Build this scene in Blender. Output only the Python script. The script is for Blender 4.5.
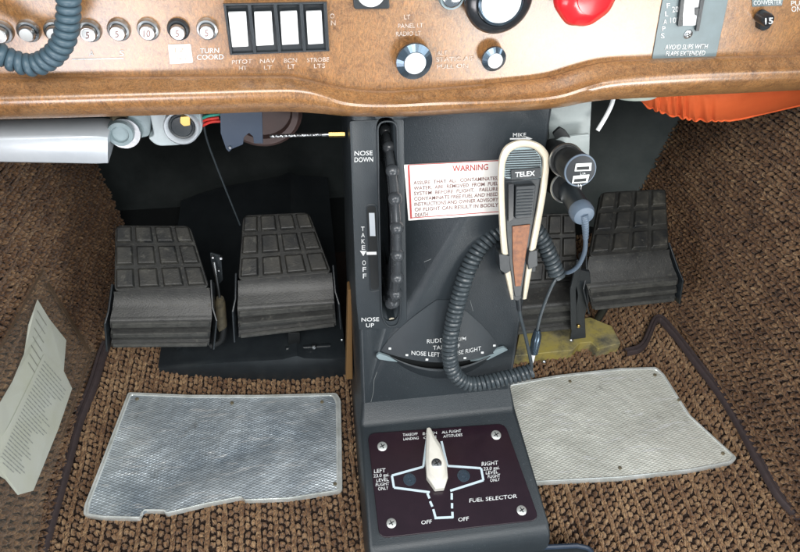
import bpy, bmesh, math, random
import numpy as np
from mathutils import Vector as V, Matrix
random.seed(4); rng = np.random.default_rng(4)
for o in list(bpy.data.objects): bpy.data.objects.remove(o)
S = bpy.context.scene
COL = S.collection
R = math.radians

# ------------------------------------------------------------------ camera
FPX = 650.0
CAM = V((-.160, -.622, .942))
PI_, YA, RO = R(44.13), R(10.0), R(2.7)
fw = V((math.sin(YA)*math.cos(PI_), math.cos(YA)*math.cos(PI_), -math.sin(PI_)))
r0 = V((math.cos(YA), -math.sin(YA), 0)); u0 = r0.cross(fw)
rt = r0*math.cos(RO) + u0*math.sin(RO); up = -r0*math.sin(RO) + u0*math.cos(RO)
cd = bpy.data.cameras.new('camera'); co = bpy.data.objects.new('camera', cd); COL.objects.link(co)
M3 = Matrix((rt, up, -fw)).transposed()
co.matrix_world = Matrix.Translation(CAM) @ M3.to_4x4()
cd.sensor_width = 36; cd.lens = 36*FPX/800; cd.clip_start = .02; cd.clip_end = 100
S.camera = co

# ------------------------------------------------------------------ light
w = bpy.data.worlds.new('World'); S.world = w; w.use_nodes = True
bg = w.node_tree.nodes['Background']; bg.inputs[0].default_value = (.74, .87, 1, 1); bg.inputs[1].default_value = .26
def area(name, loc, target, sx, sy, power, col):
    l = bpy.data.lights.new(name, 'AREA'); l.shape = 'RECTANGLE'; l.size = sx; l.size_y = sy; l.energy = power; l.color = col
    o = bpy.data.objects.new(name, l); COL.objects.link(o); o.location = loc
    o.rotation_euler = (V(target)-V(loc)).to_track_quat('-Z', 'Y').to_euler(); return o
area('window_light_behind', (-.15, -1.5, 1.75), (0, -.1, .1), 1.5, .7, 30, (1, .98, .95))
area('window_light_right', (1.25, -.95, .95), (-.15, 0, .3), 1.5, 1.1, 22, (.94, .98, 1))
area('window_light_left', (-1.3, -.95, 1.0), (.1, 0, .35), .8, .6, 13, (.96, .98, 1))
area('sheen_fill_right', (.75, -1.15, .12), (.22, 0, .72), .9, .4, 1.1, (1, .99, .96)).data.spread = R(48)  # added unseen lamp, set low where the fascia mirrors it as glare
area('sheen_fill_left', (-.75, -1.15, .16), (-.35, 0, .72), .6, .35, .8, (1, .95, .97)).data.spread = R(60)  # matching added lamp, no real source, for sheen on the panel's left
S.view_settings.view_transform = 'Standard'; S.view_settings.look = 'None'
S.view_settings.exposure = 0.42; S.view_settings.gamma = 1

# ------------------------------------------------------------------ pixel rays onto real planes
class Pl:
    def __init__(s, p, n): s.p = V(p); s.n = V(n).normalized()
    def off(s, d): return Pl(s.p + s.n*d, s.n)
def at(u, v, pl, off=0.0):
    r = rt*((u-400)/FPX) - up*((v-276)/FPX) + fw
    q = pl.p + pl.n*off
    return CAM + r*(((q-CAM).dot(pl.n))/r.dot(pl.n))
def YP(y): return Pl((0, y, 0), (0, -1, 0))
def ZP(z): return Pl((0, 0, z), (0, 0, 1))
def seg_plane(y0, z0, y1, z1):
    d = V((0, y1-y0, z1-z0)).normalized(); return Pl((0, y0, z0), (0, d.z, -d.y))
PFACE = YP(-.02)
PF = seg_plane(0, .572, -.075, .15)
P2 = seg_plane(-.075, .15, -.095, .125)
PB = seg_plane(-.095, .125, -.26, .10)
def xp(x, k): return Pl((x, 0, 0), (-(1 if x > 0 else -1), 0, k))
WL = xp(-.572, .08); WR = xp(.53, .08)
def mid(a, b, t=.5): return a*(1-t) + b*t

# ------------------------------------------------------------------ object helpers
def set_props(o, label=None, cat=None, group=None, kind=None):
    for k, x in (('label', label), ('category', cat), ('group', group), ('kind', kind)):
        if x: o[k] = x
    return o
def thing(name, loc, label, cat, group=None):
    o = bpy.data.objects.new(name, None); COL.objects.link(o); o.location = loc; o.empty_display_size = .02
    return set_props(o, label, cat, group)
def root_loc(p):
    while p.parent: p = p.parent
    return V(p.location)
def obj(name, bm, m, parent=None, smooth=False, bevel=0, seg=2, label=None, sub=0):
    me = bpy.data.meshes.new(name)
    if isinstance(bm, bpy.types.Mesh): me = bm
    else:
        bmesh.ops.recalc_face_normals(bm, faces=bm.faces); bm.to_mesh(me); bm.free()
    me.name = name
    o = bpy.data.objects.new(name, me); COL.objects.link(o)
    if parent:
        L = root_loc(parent); me.transform(Matrix.Translation(-L)); o.parent = parent
    if m is not None: me.materials.append(m)
    if smooth or bevel:
        me.polygons.foreach_set('use_smooth', [True]*len(me.polygons))
        try: me.set_sharp_from_angle(angle=R(38))
        except Exception: pass
    if bevel:
        b = o.modifiers.new('b', 'BEVEL'); b.width = bevel; b.segments = seg; b.limit_method = 'ANGLE'; b.angle_limit = R(35)
        b.harden_normals = True
    if sub:
        s_ = o.modifiers.new('s', 'SUBSURF'); s_.levels = sub; s_.render_levels = sub
    if label: o['label'] = label
    return o
def prism(pts, n, t, bm=None):
    """polygon pts (front) with thickness t backwards along -n"""
    bm = bm or bmesh.new()
    a = [bm.verts.new(p) for p in pts]; b = [bm.verts.new(V(p)-n*t) for p in pts]
    bm.faces.new(a); bm.faces.new(b[::-1])
    for i in range(len(a)):
        j = (i+1) % len(a); bm.faces.new((a[i], b[i], b[j], a[j]))
    return bm
def rounded(pts, r, k=4):
    out = []
    n = len(pts)
    for i in range(n):
        p, a, b = V(pts[i]), V(pts[i-1]), V(pts[(i+1) % n])
        da = (a-p); db = (b-p); ra = min(r, da.length*.45); rb = min(r, db.length*.45)
        A = p+da.normalized()*ra; B = p+db.normalized()*rb
        for j in range(k+1):
            t = j/k; out.append(A*(1-t)**2 + p*2*t*(1-t) + B*t*t)
    return out
def basis(n):
    n = V(n).normalized(); a = V((0, 0, 1)) if abs(n.z) < .9 else V((1, 0, 0))
    x = a.cross(n).normalized(); return x, n.cross(x), n
def lathe(c, ax, prof, bm=None, seg=32, wob=0, lobes=0, cap=True):
    """prof = [(r,h)] along axis from c"""
    bm = bm or bmesh.new(); x, y, n = basis(ax); rings = []
    for r, h in prof:
        ring = []
        for i in range(seg):
            t = 2*math.pi*i/seg; rr = r*(1+wob*math.cos(lobes*t))
            ring.append(bm.verts.new(V(c)+n*h+(x*math.cos(t)+y*math.sin(t))*max(rr, 1e-5)))
        rings.append(ring)
    for A, B in zip(rings, rings[1:]):
        for i in range(seg):
            j = (i+1) % seg; bm.faces.new((A[i], A[j], B[j], B[i]))
    if cap: bm.faces.new(rings[0][::-1]); bm.faces.new(rings[-1])
    return bm
def spline(P, n=8, closed=False):
    P = [V(p) for p in P]; Q = [P[0]*2-P[1]]+P+[P[-1]*2-P[-2]]; out = []
    for i in range(1, len(Q)-2):
        a, b, c, d = Q[i-1:i+3]
        for k in range(n):
            t = k/n; out.append(.5*((2*b)+(c-a)*t+(2*a-5*b+4*c-d)*t*t+(3*b-a-3*c+d)*t**3))
    out.append(P[-1]); return out
def tube(path, r, bm=None, seg=10, cap=True):
    bm = bm or bmesh.new(); rings = []; x = None; N = len(path)
    for i, p in enumerate(path):
        t = (path[min(i+1, N-1)]-path[max(i-1, 0)]).normalized()
        if x is None: x = basis(t)[0]
        x = (x-t*x.dot(t)).normalized(); y = t.cross(x)
        rr = r[i] if isinstance(r, (list, tuple)) else r
        rings.append([bm.verts.new(p+(x*math.cos(2*math.pi*k/seg)+y*math.sin(2*math.pi*k/seg))*rr) for k in range(seg)])
    for A, B in zip(rings, rings[1:]):
        for k in range(seg):
            j = (k+1) % seg; bm.faces.new((A[k], A[j], B[j], B[k]))
    if cap: bm.faces.new(rings[0][::-1]); bm.faces.new(rings[-1])
    return bm
def coil(path, Rc, rw, pitch, seg=8, step=16, phase=0, tail=None):
    d = [0]
    for a, b in zip(path, path[1:]): d.append(d[-1]+(b-a).length)
    L = d[-1]; n = int(L/pitch*step); pts = []; x = None; j = 0
    for i in range(n+1):
        s = L*i/n
        while j < len(d)-2 and d[j+1] < s: j += 1
        f = (s-d[j])/(d[j+1]-d[j]); p = mid(path[j], path[j+1], f)
        t = mid((path[j+1]-path[j]).normalized(), (path[min(j+2, len(path)-1)]-path[min(j+1, len(path)-2)]).normalized(), f).normalized()
        if x is None: x = basis(t)[0]
        x = (x-t*x.dot(t)).normalized(); y = t.cross(x); a = 2*math.pi*i/step+phase
        pts.append(p+(x*math.cos(a)+y*math.sin(a))*Rc*(1+.03*math.sin(i*.21)))
    return tube(pts, rw, seg=seg)
def box8(lo, hi, bm=None):
    """lo, hi: two lists of four corners"""
    bm = bm or bmesh.new(); a = [bm.verts.new(p) for p in lo]; b = [bm.verts.new(p) for p in hi]
    bm.faces.new(a); bm.faces.new(b[::-1])
    for i in range(4): bm.faces.new((a[i], b[i], b[(i+1) % 4], a[(i+1) % 4]))
    return bm
def abox(c, s, bm=None, rot=None):
    bm = bm or bmesh.new(); c = V(c); v = []
    for z in (-1, 1):
        for x, y in ((-1, -1), (1, -1), (1, 1), (-1, 1)):
            q = V((x*s[0]/2, y*s[1]/2, z*s[2]/2)); v.append(c+(rot @ q if rot else q))
    return box8(v[:4], v[4:], bm)
def quad(us, pl, off=0): return [at(u, v, pl, off) for u, v in us]
def caption(txt, bl, br, hpx, pl, m, parent, off=.0006, th=.0003, name='lettering', bold=0.0, label=None, vertical=False):
    """text whose baseline runs from pixel bl to br on plane pl; hpx = cap height vector in px (dx,dy) or scalar"""
    cu = bpy.data.curves.new('t', 'FONT'); cu.body = txt; cu.offset = bold; cu.resolution_u = 3
    t = bpy.data.objects.new('t', cu); COL.objects.link(t); dg = bpy.context.evaluated_depsgraph_get()
    me = bpy.data.meshes.new_from_object(t.evaluated_get(dg)); bpy.data.objects.remove(t); bpy.data.curves.remove(cu)
    xs = [v.co.x for v in me.vertices]; ys = [v.co.y for v in me.vertices]
    if not xs: return
    x0, x1 = min(xs), max(xs); cap = .69
    A = at(*bl, pl, off); B = at(*br, pl, off)
    hv = hpx if isinstance(hpx, tuple) else (0, -hpx)
    Cc = at(bl[0]+hv[0], bl[1]+hv[1], pl, off)
    ex = (B-A)/(x1-x0); ey = (Cc-A)/cap
    for v in me.vertices: v.co = A + ex*(v.co.x-x0) + ey*v.co.y
    bm = bmesh.new(); bm.from_mesh(me); bpy.data.meshes.remove(me)
    g = bmesh.ops.extrude_face_region(bm, geom=bm.faces[:])
    bmesh.ops.translate(bm, verts=[e for e in g['geom'] if isinstance(e, bmesh.types.BMVert)], vec=pl.n*th)
    return obj(name, bm, m, parent, label=label)

# ------------------------------------------------------------------ materials
def mat(name, base, rough=.5, metal=0, spec=.5, noise=None, bump=None, coat=0, rvar=0, emis=None, trans=0, dirt=None):
    """noise=(scale, colour2, contrast)  bump=(scale, strength, distance)  dirt=(scale, colour, lo, hi)"""
    m = bpy.data.materials.new(name); m.use_nodes = True; nt = m.node_tree; N = nt.nodes; L = nt.links
    b = N['Principled BSDF']; b.inputs['Base Color'].default_value = (*base, 1); b.inputs['Roughness'].default_value = rough
    b.inputs['Metallic'].default_value = metal; b.inputs['Specular IOR Level'].default_value = spec
    b.inputs['Coat Weight'].default_value = coat; b.inputs['Coat Roughness'].default_value = .12
    b.inputs['Transmission Weight'].default_value = trans
    tc = N.new('ShaderNodeTexCoord'); out = None
    if noise:
        n = N.new('ShaderNodeTexNoise'); n.inputs['Scale'].default_value = noise[0]; n.inputs['Detail'].default_value = 6; n.inputs['Roughness'].default_value = .65
        L.new(tc.outputs['Object'], n.inputs[0]); cr = N.new('ShaderNodeValToRGB')
        k = noise[2]; cr.color_ramp.elements[0].position = .5-k; cr.color_ramp.elements[1].position = .5+k
        cr.color_ramp.elements[0].color = (*base, 1); cr.color_ramp.elements[1].color = (*noise[1], 1)
        L.new(n.outputs[0], cr.inputs[0]); out = cr.outputs[0]
    if dirt:
        n = N.new('ShaderNodeTexNoise'); n.inputs['Scale'].default_value = dirt[0]; n.inputs['Detail'].default_value = 8; n.inputs['Roughness'].default_value = .7
        L.new(tc.outputs['Object'], n.inputs[0]); mr = N.new('ShaderNodeMapRange'); mr.inputs[1].default_value = dirt[2]; mr.inputs[2].default_value = dirt[3]
        L.new(n.outputs[0], mr.inputs[0]); mx = N.new('ShaderNodeMix'); mx.data_type = 'RGBA'; L.new(mr.outputs[0], mx.inputs[0])
        if out: L.new(out, mx.inputs[6])
        else: mx.inputs[6].default_value = (*base, 1)
        mx.inputs[7].default_value = (*dirt[1], 1); out = mx.outputs[2]
        ra = N.new('ShaderNodeMapRange'); ra.inputs[3].default_value = rough; ra.inputs[4].default_value = min(1, rough+.3)
        L.new(mr.outputs[0], ra.inputs[0]); L.new(ra.outputs[0], b.inputs['Roughness'])
    elif rvar:
        n = N.new('ShaderNodeTexNoise'); n.inputs['Scale'].default_value = 40; n.inputs['Detail'].default_value = 6
        L.new(tc.outputs['Object'], n.inputs[0]); ra = N.new('ShaderNodeMapRange'); ra.inputs[3].default_value = max(0.02, rough-rvar); ra.inputs[4].default_value = rough+rvar
        L.new(n.outputs[0], ra.inputs[0]); L.new(ra.outputs[0], b.inputs['Roughness'])
    if out: L.new(out, b.inputs['Base Color'])
    if bump:
        n = N.new('ShaderNodeTexNoise'); n.inputs['Scale'].default_value = bump[0]; n.inputs['Detail'].default_value = 3
        L.new(tc.outputs['Object'], n.inputs[0]); bp = N.new('ShaderNodeBump'); bp.inputs['Strength'].default_value = bump[1]; bp.inputs['Distance'].default_value = bump[2]
        L.new(n.outputs[0], bp.inputs['Height']); L.new(bp.outputs[0], b.inputs['Normal'])
    return m
M = {}
M['crinkle'] = mat('crinkle_paint', (.027, .035, .041), .40, noise=(9, (.020, .026, .031), .2), bump=(900, .4, .0009), dirt=(260, (.10, .12, .13), .60, .82))
M['crinkle2'] = mat('crinkle_plate', (.028, .036, .042), .42, noise=(14, (.021, .027, .032), .2), bump=(900, .3, .0008))
M['black'] = mat('satin_black', (.016, .02, .024), .34, noise=(30, (.024, .03, .034), .2), bump=(500, .15, .0006), rvar=.1)
M['deepblack'] = mat('matt_black', (.008, .01, .011), .6, bump=(200, .2, .001))
M['firewall'] = mat('black_vinyl', (.020, .025, .026), .34, noise=(6, (.048, .056, .056), .16), bump=(14, .35, .01))
M['duct'] = mat('grey_vinyl', (.32, .36, .36), .42, noise=(7, (.20, .24, .24), .16), bump=(16, .3, .008))
M['rubber'] = mat('pedal_rubber', (.014, .0145, .0145), .42, noise=(28, (.046, .047, .044), .22), bump=(450, .4, .0008), dirt=(150, (.14, .135, .11), .56, .85))
M['rib'] = mat('lightened_dusty_rubber', (.028, .029, .028), .5, noise=(40, (.085, .085, .076), .2), bump=(450, .4, .0008), dirt=(120, (.035, .036, .034), .5, .7))  # dusty, and coloured lighter so the ribs show up under flat lighting
M['tread'] = mat('tread_rubber', (.016, .018, .020), .40, noise=(24, (.062, .060, .052), .17), bump=(450, .4, .0008), dirt=(70, (.15, .145, .12), .56, .80))
M['gloss'] = mat('black_bakelite', (.018, .020, .023), .2, coat=.3, bump=(120, .06, .001), dirt=(200, (.1, .11, .12), .66, .8))
M['cord'] = mat('cord_grey', (.040, .052, .060), .30, noise=(80, (.055, .068, .076), .2), bump=(300, .15, .0006))
M['cordblue'] = mat('cord_bluegrey', (.045, .085, .11), .42, noise=(80, (.06, .10, .13), .2), bump=(300, .15, .0006))
M['cable'] = mat('cable_blue', (.10, .135, .18), .45, rvar=.08)
M['cream'] = mat('cream_plastic', (.72, .66, .53), .4, noise=(40, (.62, .55, .42), .2), dirt=(90, (.42, .34, .24), .62, .78))
M['white'] = mat('white_plastic', (.82, .84, .85), .3, noise=(50, (.72, .74, .74), .2), dirt=(160, (.4, .38, .33), .66, .8))
M['ink'] = mat('white_ink', (.7, .72, .72), .6, dirt=(600, (.25, .26, .26), .5, .75))
M['inkfaint'] = mat('worn_white_ink', (.62, .56, .52), .5, dirt=(420, (.40, .30, .22), .42, .6))
M['inkblue'] = mat('pale_blue_ink', (.55, .66, .72), .5, dirt=(500, (.2, .22, .25), .6, .8))
M['inkred'] = mat('red_ink', (.50, .07, .06), .5, noise=(200, (.36, .05, .05), .2))
M['inkdark'] = mat('dark_ink', (.22, .11, .10), .6, dirt=(500, (.42, .33, .31), .55, .8))
M['placard'] = mat('placard_white', (.80, .79, .77), .35, noise=(30, (.72, .70, .66), .25), dirt=(300, (.45, .38, .33), .7, .8))
M['paper'] = mat('paper', (.80, .86, .84), .6, noise=(18, (.74, .79, .70), .2), bump=(40, .2, .001))
M['inkgrey'] = mat('paper_print', (.36, .38, .36), .6)
M['plate'] = mat('maroon_plate', (.013, .005, .010), .28, coat=.3, noise=(60, (.019, .008, .014), .2), dirt=(700, (.16, .11, .14), .69, .78))
M['chrome'] = mat('chrome', (.75, .78, .8), .12, 1, rvar=.08)
M['steel'] = mat('steel', (.5, .52, .53), .32, 1, rvar=.12, bump=(300, .15, .0005))
M['silverpaint'] = mat('silver_paint', (.66, .70, .74), .28, .2, noise=(12, (.48, .53, .58), .25), coat=.2, dirt=(60, (.34, .36, .36), .68, .8))
M['castgrey'] = mat('cast_grey', (.27, .34, .36), .45, .1, noise=(30, (.2, .26, .28), .2), bump=(300, .3, .0006))
M['brass'] = mat('brass', (.55, .38, .13), .35, 1, rvar=.1)
M['blue'] = mat('dark_blue_paint', (.022, .036, .062), .4, noise=(60, (.03, .045, .07), .2), dirt=(120, (.12, .12, .11), .64, .74))
M['tan'] = mat('aged_fitting', (.20, .17, .11), .5, noise=(60, (.13, .11, .07), .2), dirt=(80, (.05, .05, .04), .5, .7))
M['chromate'] = mat('zinc_chromate_paint', (.46, .38, .09), .45, noise=(22, (.34, .30, .17), .15), dirt=(30, (.10, .10, .08), .46, .68), bump=(200, .2, .0008))
M['wire_red'] = mat('red_wire', (.55, .03, .02), .4, rvar=.05)
M['wire_green'] = mat('green_wire', (.03, .30, .22), .4, rvar=.05)
M['redknob'] = mat('red_plastic', (.72, .018, .028), .25, coat=.4, noise=(40, (.6, .015, .02), .2), rvar=.05)
M['greyplate'] = mat('grey_blue_placard', (.16, .21, .225), .42, noise=(60, (.14, .18, .19), .2), dirt=(300, (.3, .33, .33), .68, .8))
M['piping'] = mat('piping', (.045, .034, .036), .7, noise=(90, (.07, .05, .05), .2), bump=(500, .5, .001))
M['chromedark'] = mat('smoked_chrome', (.10, .14, .18), .16, .75, rvar=.08)
M['handle'] = mat('worn_ivory_paint', (.74, .72, .66), .32, noise=(60, (.66, .64, .56), .2), dirt=(240, (.45, .40, .3), .68, .8))
M['castpale'] = mat('cast_pale_grey', (.42, .48, .50), .42, .1, noise=(30, (.34, .4, .42), .2), bump=(300, .2, .0006))
M['lampgreen'] = mat('pale_green_plastic', (.60, .68, .60), .4, rvar=.08)
M['zinc'] = mat('zinc_screw', (.62, .64, .62), .4, .6, rvar=.1)
M['wheel'] = mat('worn_bakelite', (.040, .046, .052), .26, noise=(70, (.05, .055, .06), .2), bump=(160, .15, .001), dirt=(260, (.12, .13, .13), .62, .8))
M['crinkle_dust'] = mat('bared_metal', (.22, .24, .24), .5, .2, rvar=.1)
M['foam'] = mat('orange_foam', (.20, .11, .035), .8, noise=(60, (.2, .11, .04), .2), bump=(200, .5, .001))
M['sealant'] = mat('brown_boot', (.05, .03, .027), .5, noise=(30, (.07, .04, .035), .2))
M['under'] = mat('carpet_backing', (.022, .012, .008), .9, bump=(200, .4, .002))

def wood_mat():
    m = bpy.data.materials.new('burl_wood'); m.use_nodes = True; nt = m.node_tree; N = nt.nodes; L = nt.links; b = N['Principled BSDF']
    tc = N.new('ShaderNodeTexCoord')
    def noise(sc, det=6, dist=0, rough=.6, vec=None):
        n = N.new('ShaderNodeTexNoise'); n.inputs['Scale'].default_value = sc; n.inputs['Detail'].default_value = det
        n.inputs['Distortion'].default_value = dist; n.inputs['Roughness'].default_value = rough
        L.new(vec or tc.outputs['Object'], n.inputs[0]); return n.outputs[0]
    def ramp(x, stops):
        r = N.new('ShaderNodeValToRGB'); e = r.color_ramp.elements
        e[0].position, e[0].color = stops[0][0], (*stops[0][1], 1); e[1].position, e[1].color = stops[-1][0], (*stops[-1][1], 1)
        for p, c in stops[1:-1]: q = e.new(p); q.color = (*c, 1)
        L.new(x, r.inputs[0]); return r.outputs[0]
    def mix(f, a, c, fac=None, mode='MIX'):
        x = N.new('ShaderNodeMix'); x.data_type = 'RGBA'; x.blend_type = mode
        if fac is not None: x.inputs[0].default_value = fac
        else: L.new(f, x.inputs[0])
        L.new(a, x.inputs[6]); L.new(c, x.inputs[7]); return x.outputs[2]
    mp = N.new('ShaderNodeMapping'); mp.inputs['Rotation'].default_value = (0, R(32), 0); mp.inputs['Scale'].default_value = (1, 1, .35)
    L.new(tc.outputs['Object'], mp.inputs[0])
    base = ramp(noise(22, 7, 2.2, .7), [(.32, (.135, .060, .022)), (.48, (.235, .112, .040)), (.64, (.265, .130, .047))])
    fib = ramp(noise(260, 4, 2.5, .6, mp.outputs[0]), [(.32, (.18, .18, .18)), (.5, (.5, .5, .5)), (.64, (.92, .84, .70))])
    x = mix(None, base, fib, .6, 'OVERLAY')
    fl = ramp(noise(95, 5, 3.5, .65), [(.47, (0, 0, 0)), (.5, (1, 1, 1)), (.53, (0, 0, 0))])
    dk = N.new('ShaderNodeRGB'); dk.outputs[0].default_value = (.46, .27, .12, 1)
    mm = N.new('ShaderNodeMath'); mm.operation = 'MULTIPLY'; mm.inputs[1].default_value = .55; L.new(fl, mm.inputs[0])
    x = mix(mm.outputs[0], x, dk.outputs[0])
    L.new(x, b.inputs['Base Color']); b.inputs['Roughness'].default_value = .33; b.inputs['Specular IOR Level'].default_value = .8
    b.inputs['Coat Weight'].default_value = .7; b.inputs['Coat Roughness'].default_value = .22
    bp = N.new('ShaderNodeBump'); bp.inputs['Strength'].default_value = .18; bp.inputs['Distance'].default_value = .0008
    L.new(noise(420, 3), bp.inputs['Height']); L.new(bp.outputs[0], b.inputs['Normal']); return m
M['wood'] = wood_mat()
M['inlay'] = mat('wood_inlay', (.27, .10, .035), .4, noise=(180, (.15, .05, .02), .12))
def knurl_mat(lo, hi, metal):
    m = bpy.data.materials.new('embossed_aluminium'); m.use_nodes = True; nt = m.node_tree; N = nt.nodes; L = nt.links; b = N['Principled BSDF']
    b.inputs['Metallic'].default_value = metal
    tc = N.new('ShaderNodeTexCoord'); sp = N.new('ShaderNodeSeparateXYZ'); L.new(tc.outputs['Object'], sp.inputs[0])
    def math_(op, a, c=None):
        n = N.new('ShaderNodeMath'); n.operation = op
        for i, x in enumerate((a, c)):
            if x is None: continue
            if isinstance(x, (int, float)): n.inputs[i].default_value = x
            else: L.new(x, n.inputs[i])
        return n.outputs[0]
    kx, ky = 2*math.pi/.0200, 2*math.pi/.0092
    a = math_('MULTIPLY', sp.outputs[0], kx/1.0); c = math_('MULTIPLY', sp.outputs[1], ky/1.0)
    s1 = math_('SINE', math_('ADD', a, c)); s2 = math_('SINE', math_('SUBTRACT', a, c))
    h = math_('ABSOLUTE', math_('MULTIPLY', s1, s2)); h = math_('POWER', h, .6)
    n = N.new('ShaderNodeTexNoise'); n.inputs['Scale'].default_value = 7; n.inputs['Detail'].default_value = 9; n.inputs['Roughness'].default_value = .7; L.new(tc.outputs['Object'], n.inputs[0])
    bp = N.new('ShaderNodeBump'); bp.inputs['Strength'].default_value = .6; bp.inputs['Distance'].default_value = .0009
    L.new(h, bp.inputs['Height'])
    n2 = N.new('ShaderNodeTexNoise'); n2.inputs['Scale'].default_value = 9; n2.inputs['Detail'].default_value = 4; L.new(tc.outputs['Object'], n2.inputs[0])
    bp2 = N.new('ShaderNodeBump'); bp2.inputs['Strength'].default_value = .7; bp2.inputs['Distance'].default_value = .02
    L.new(n2.outputs[0], bp2.inputs['Height']); L.new(bp.outputs[0], bp2.inputs['Normal']); L.new(bp2.outputs[0], b.inputs['Normal'])
    cr = N.new('ShaderNodeValToRGB'); e = cr.color_ramp.elements; e[0].position = .30; e[0].color = (*lo, 1); e[1].position = .72; e[1].color = (*hi, 1)
    L.new(n.outputs[0], cr.inputs[0])
    mx = N.new('ShaderNodeMix'); mx.data_type = 'RGBA'; mx.blend_type = 'MULTIPLY'; mx.inputs[0].default_value = .30
    cr2 = N.new('ShaderNodeValToRGB'); cr2.color_ramp.elements[0].color = (.35, .36, .36, 1); cr2.color_ramp.elements[1].position = .5
    L.new(h, cr2.inputs[0]); L.new(cr.outputs[0], mx.inputs[6]); L.new(cr2.outputs[0], mx.inputs[7]); L.new(mx.outputs[2], b.inputs['Base Color'])
    mp = N.new('ShaderNodeMapping'); mp.inputs['Scale'].default_value = (14, 90, 14); mp.inputs['Rotation'].default_value = (0, 0, R(24)); L.new(tc.outputs['Object'], mp.inputs[0])
    n3 = N.new('ShaderNodeTexNoise'); n3.inputs['Scale'].default_value = 1.6; n3.inputs['Detail'].default_value = 5; n3.inputs['Distortion'].default_value = .6; L.new(mp.outputs[0], n3.inputs[0])
    m3 = N.new('ShaderNodeMapRange'); m3.inputs[1].default_value = .58; m3.inputs[2].default_value = .70; m3.inputs[4].default_value = .65; L.new(n3.outputs[0], m3.inputs[0])
    x3 = N.new('ShaderNodeMix'); x3.data_type = 'RGBA'; L.new(m3.outputs[0], x3.inputs[0]); L.new(mx.outputs[2], x3.inputs[6]); x3.inputs[7].default_value = (.88, .90, .90, 1)
    n4 = N.new('ShaderNodeTexNoise'); n4.inputs['Scale'].default_value = 34; n4.inputs['Detail'].default_value = 8; n4.inputs['Roughness'].default_value = .75; L.new(tc.outputs['Object'], n4.inputs[0])
    m4 = N.new('ShaderNodeMapRange'); m4.inputs[1].default_value = .60; m4.inputs[2].default_value = .78; m4.inputs[4].default_value = .7; L.new(n4.outputs[0], m4.inputs[0])
    x4 = N.new('ShaderNodeMix'); x4.data_type = 'RGBA'; L.new(m4.outputs[0], x4.inputs[0]); L.new(x3.outputs[2], x4.inputs[6]); x4.inputs[7].default_value = (.12, .12, .10, 1)
    L.new(x4.outputs[2], b.inputs['Base Color'])
    ra = N.new('ShaderNodeMapRange'); ra.inputs[3].default_value = .22; ra.inputs[4].default_value = .48; L.new(n.outputs[0], ra.inputs[0]); L.new(ra.outputs[0], b.inputs['Roughness'])
    return m
M['knurl'] = knurl_mat((.26, .33, .40), (.88, .96, 1.0), .6); M['knurl_pale'] = knurl_mat((.68, .70, .63), (.88, .90, .82), .3)
M['alu'] = mat('aluminium_edge', (.84, .88, .87), .28, .3, noise=(40, (.5, .53, .5), .2), rvar=.1)
def orange_mat():
    return mat('orange_fabric', (.76, .135, .03), .7, noise=(20, (.66, .10, .02), .2), bump=(700, .3, .0006))
M['orange'] = orange_mat()
def vinyl_mat():
    m = bpy.data.materials.new('clear_vinyl'); m.use_nodes = True; nt = m.node_tree; N = nt.nodes; L = nt.links
    b = N['Principled BSDF']; b.inputs['Base Color'].default_value = (.62, .58, .50, 1); b.inputs['Roughness'].default_value = .12; b.inputs['Specular IOR Level'].default_value = 1.0
    t = N.new('ShaderNodeBsdfTransparent'); t.inputs[0].default_value = (.98, .97, .95, 1); mx = N.new('ShaderNodeMixShader'); mx.inputs[0].default_value = .05
    L.new(t.outputs[0], mx.inputs[1]); L.new(b.outputs[0], mx.inputs[2]); L.new(mx.outputs[0], N['Material Output'].inputs[0]); return m
M['vinyl'] = vinyl_mat()
M['vinyledge'] = mat('welded_vinyl', (.16, .11, .075), .3, noise=(60, (.12, .08, .05), .2))
def carpet_mat():
    m = bpy.data.materials.new('brown_loop_carpet'); m.use_nodes = True; nt = m.node_tree; N = nt.nodes; L = nt.links; b = N['Principled BSDF']
    a = N.new('ShaderNodeAttribute'); a.attribute_name = 'yarn'
    cr = N.new('ShaderNodeValToRGB'); e = cr.color_ramp.elements
    e[0].position = 0; e[0].color = (.050, .023, .009, 1); e[1].position = 1; e[1].color = (.43, .275, .145, 1)
    for p, c in ((.3, (.125, .057, .024, 1)), (.65, (.24, .130, .061, 1))): q = e.new(p); q.color = c
    L.new(a.outputs['Fac'], cr.inputs[0])
    tc = N.new('ShaderNodeTexCoord'); n = N.new('ShaderNodeTexNoise'); n.inputs['Scale'].default_value = 850; n.inputs['Detail'].default_value = 4
    L.new(tc.outputs['Object'], n.inputs[0]); mr = N.new('ShaderNodeMapRange'); mr.inputs[3].default_value = .3; mr.inputs[4].default_value = 1.7; L.new(n.outputs[0], mr.inputs[0])
    v = N.new('ShaderNodeVectorMath'); v.operation = 'SCALE'; L.new(cr.outputs[0], v.inputs[0]); L.new(mr.outputs[0], v.inputs['Scale'])
    L.new(v.outputs[0], b.inputs['Base Color']); b.inputs['Roughness'].default_value = .85; b.inputs['Specular IOR Level'].default_value = .2
    b.inputs['Sheen Weight'].default_value = .25; b.inputs['Sheen Roughness'].default_value = .5
    bp = N.new('ShaderNodeBump'); bp.inputs['Strength'].default_value = .9; bp.inputs['Distance'].default_value = .0022
    L.new(n.outputs[0], bp.inputs['Height']); L.new(bp.outputs[0], b.inputs['Normal']); return m
M['carpet'] = carpet_mat()

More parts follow.
